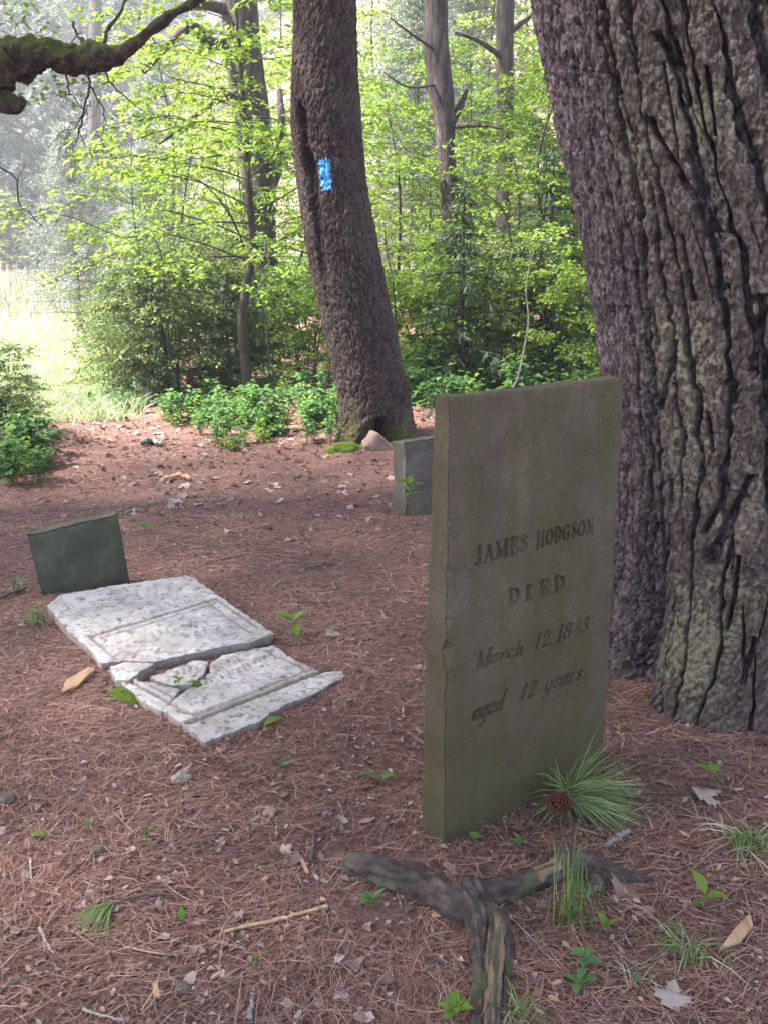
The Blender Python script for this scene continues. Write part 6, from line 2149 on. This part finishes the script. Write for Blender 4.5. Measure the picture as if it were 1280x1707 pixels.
def chip(label, pts, thick=.006, mat='chip', group=None, lift=.006, tilt=0.0):
    P = [GT(*q) for q in pts]
    c_ = sum(P, Vector()) / len(P)
    n = len(P)
    V = [(p.x - c_.x, p.y - c_.y, p.z - c_.z + lift + tilt * k / n) for k, p in enumerate(P)]
    V = V + [(v[0] * .97, v[1] * .97, v[2] + thick) for v in V]
    F = [tuple(range(n))[::-1], tuple(range(n, 2 * n))] + [(k, (k + 1) % n, n + (k + 1) % n, n + k) for k in range(n)]
    me = bpy.data.meshes.new('wood_chip')
    me.from_pydata(V, [], F)
    me.materials.append(M[mat])
    o = link('wood_chip', me, loc=c_)
    return tag(o, label, 'wood chip', group)


chip('long pale splinter of wood left of the white slab', [(102, 1162), (112, 1140), (150, 1118), (160, 1121), (130, 1150)], .008, 'chip', lift=.010)
chip('large tan wood chip at the lower right edge', [(1198, 1592), (1222, 1560), (1248, 1533), (1254, 1552), (1232, 1580)], .007, 'chip', lift=.012)
chip('tan chip of wood near the dark stick at the headstone', [(498, 1432), (506, 1436), (516, 1460), (510, 1460)], .005, 'chip')
chip('flat chip at the bottom edge left of centre', [(255, 1645), (264, 1645), (268, 1668), (257, 1668)], .005, 'chip')
rock('wood_knot', 'pale knotted wood chunk on the needle floor', tuple(GT(303, 1302) + Vector((0, 0, .012))), (.032, .014, .018), M['pale_wood'], rz=.7, seed=44, n=12, rough=.5, cat='wood chunk')
stick('pale prong sticking up from the knotted wood chunk', [(298, 1308), (310, 1296, .012), (321, 1288, .022)], .006, 'pale_wood', seed=45, taper=.4)
for k, (px, py, s, lab) in enumerate(((318, 1328, .016, 'dark pebble-like bark lump under the knotted wood chunk'), (165, 1420, .018, 'brown bark lump on the left needle floor'), (305, 1650, .014, 'flat dark stone near the bottom edge'), (12, 1335, .02, 'grey lump of wood at the left edge'))):
    rock('bark_lump', lab, tuple(GT(px, py) + Vector((0, 0, .006))), (s * 1.5, s, s * .7), M['twig'], rz=k, seed=60 + k, n=10, cat='bark lump')
CH = []
for k in range(4):
    rr = np.random.default_rng(50 + k)
    n = 6
    th = np.linspace(0, 6.28, n, endpoint=False)
    b = [(.5 * math.cos(a) * rr.uniform(.7, 1.1), .22 * math.sin(a) * rr.uniform(.7, 1.2), .0) for a in th]
    me = bpy.data.meshes.new('wood_chip')
    me.from_pydata(b + [(x * .9, y * .85, .10 + rr.uniform(-.02, .05)) for x, y, _ in b], [], [tuple(range(n))[::-1], tuple(range(n, 2 * n))] + [(q, (q + 1) % n, n + (q + 1) % n, n + q) for q in range(n)])
    me.materials.append(M['chip' if k < 3 else 'pale_wood'])
    CH.append(me)
for k in range(150):
    p = GT(r_.uniform(0, 1280), r_.uniform(1000, 1700))
    if math.hypot(p.x - 1.42, p.y - 3.45) < .72 or (-1.65 < p.x < -.1 and 2.8 < p.y < 4.8) or (.05 < p.x < .72 and 2.2 < p.y < 2.85): continue
    s = r_.uniform(.012, .032)
    o = link('wood_chip', CH[k % 4], loc=(p.x, p.y, p.z + .006), rot=(r_.uniform(-.3, .3), r_.uniform(-.3, .3), r_.uniform(0, 6.28)), scale=s)
    ar = area(p)
    tag(o, 'small tan wood chip ' + ar, 'wood chip', 'wood chips ' + ar)


# ------------------------------------------------------------------ pale summer air between the graves and the far slope
def haze():
    x0, x1, y0, y1, z0, z1 = -130, 130, -20, 160, -3.0, 75.0
    V = [(x, y, z) for z in (z0, z1) for y in (y0, y1) for x in (x0, x1)]
    F = [(0, 2, 3, 1), (4, 5, 7, 6), (0, 1, 5, 4), (2, 6, 7, 3), (0, 4, 6, 2), (1, 3, 7, 5)]
    me = bpy.data.meshes.new('haze')
    me.from_pydata(V, [], F)
    m = bpy.data.materials.new('haze')
    m.use_nodes = True
    t = m.node_tree
    t.nodes.remove(t.nodes['Principled BSDF'])
    v = t.nodes.new('ShaderNodeVolumePrincipled')
    v.inputs['Color'].default_value = (0.95, 0.96, 1.0, 1)
    v.inputs['Density'].default_value = 0.0025
    v.inputs['Anisotropy'].default_value = 0.2
    t.links.new(v.outputs[0], t.nodes['Material Output'].inputs['Volume'])
    me.materials.append(m)
    tag(link('haze', me), 'pale haze over the meadow and far slope', kind='stuff')


haze()
tot = 0
for o in bpy.data.meshes:
    tot += sum(len(p.vertices) - 2 for p in o.polygons) if len(o.polygons) < 100 else len(o.loops) - 2 * len(o.polygons)
print('TRIANGLES', tot)
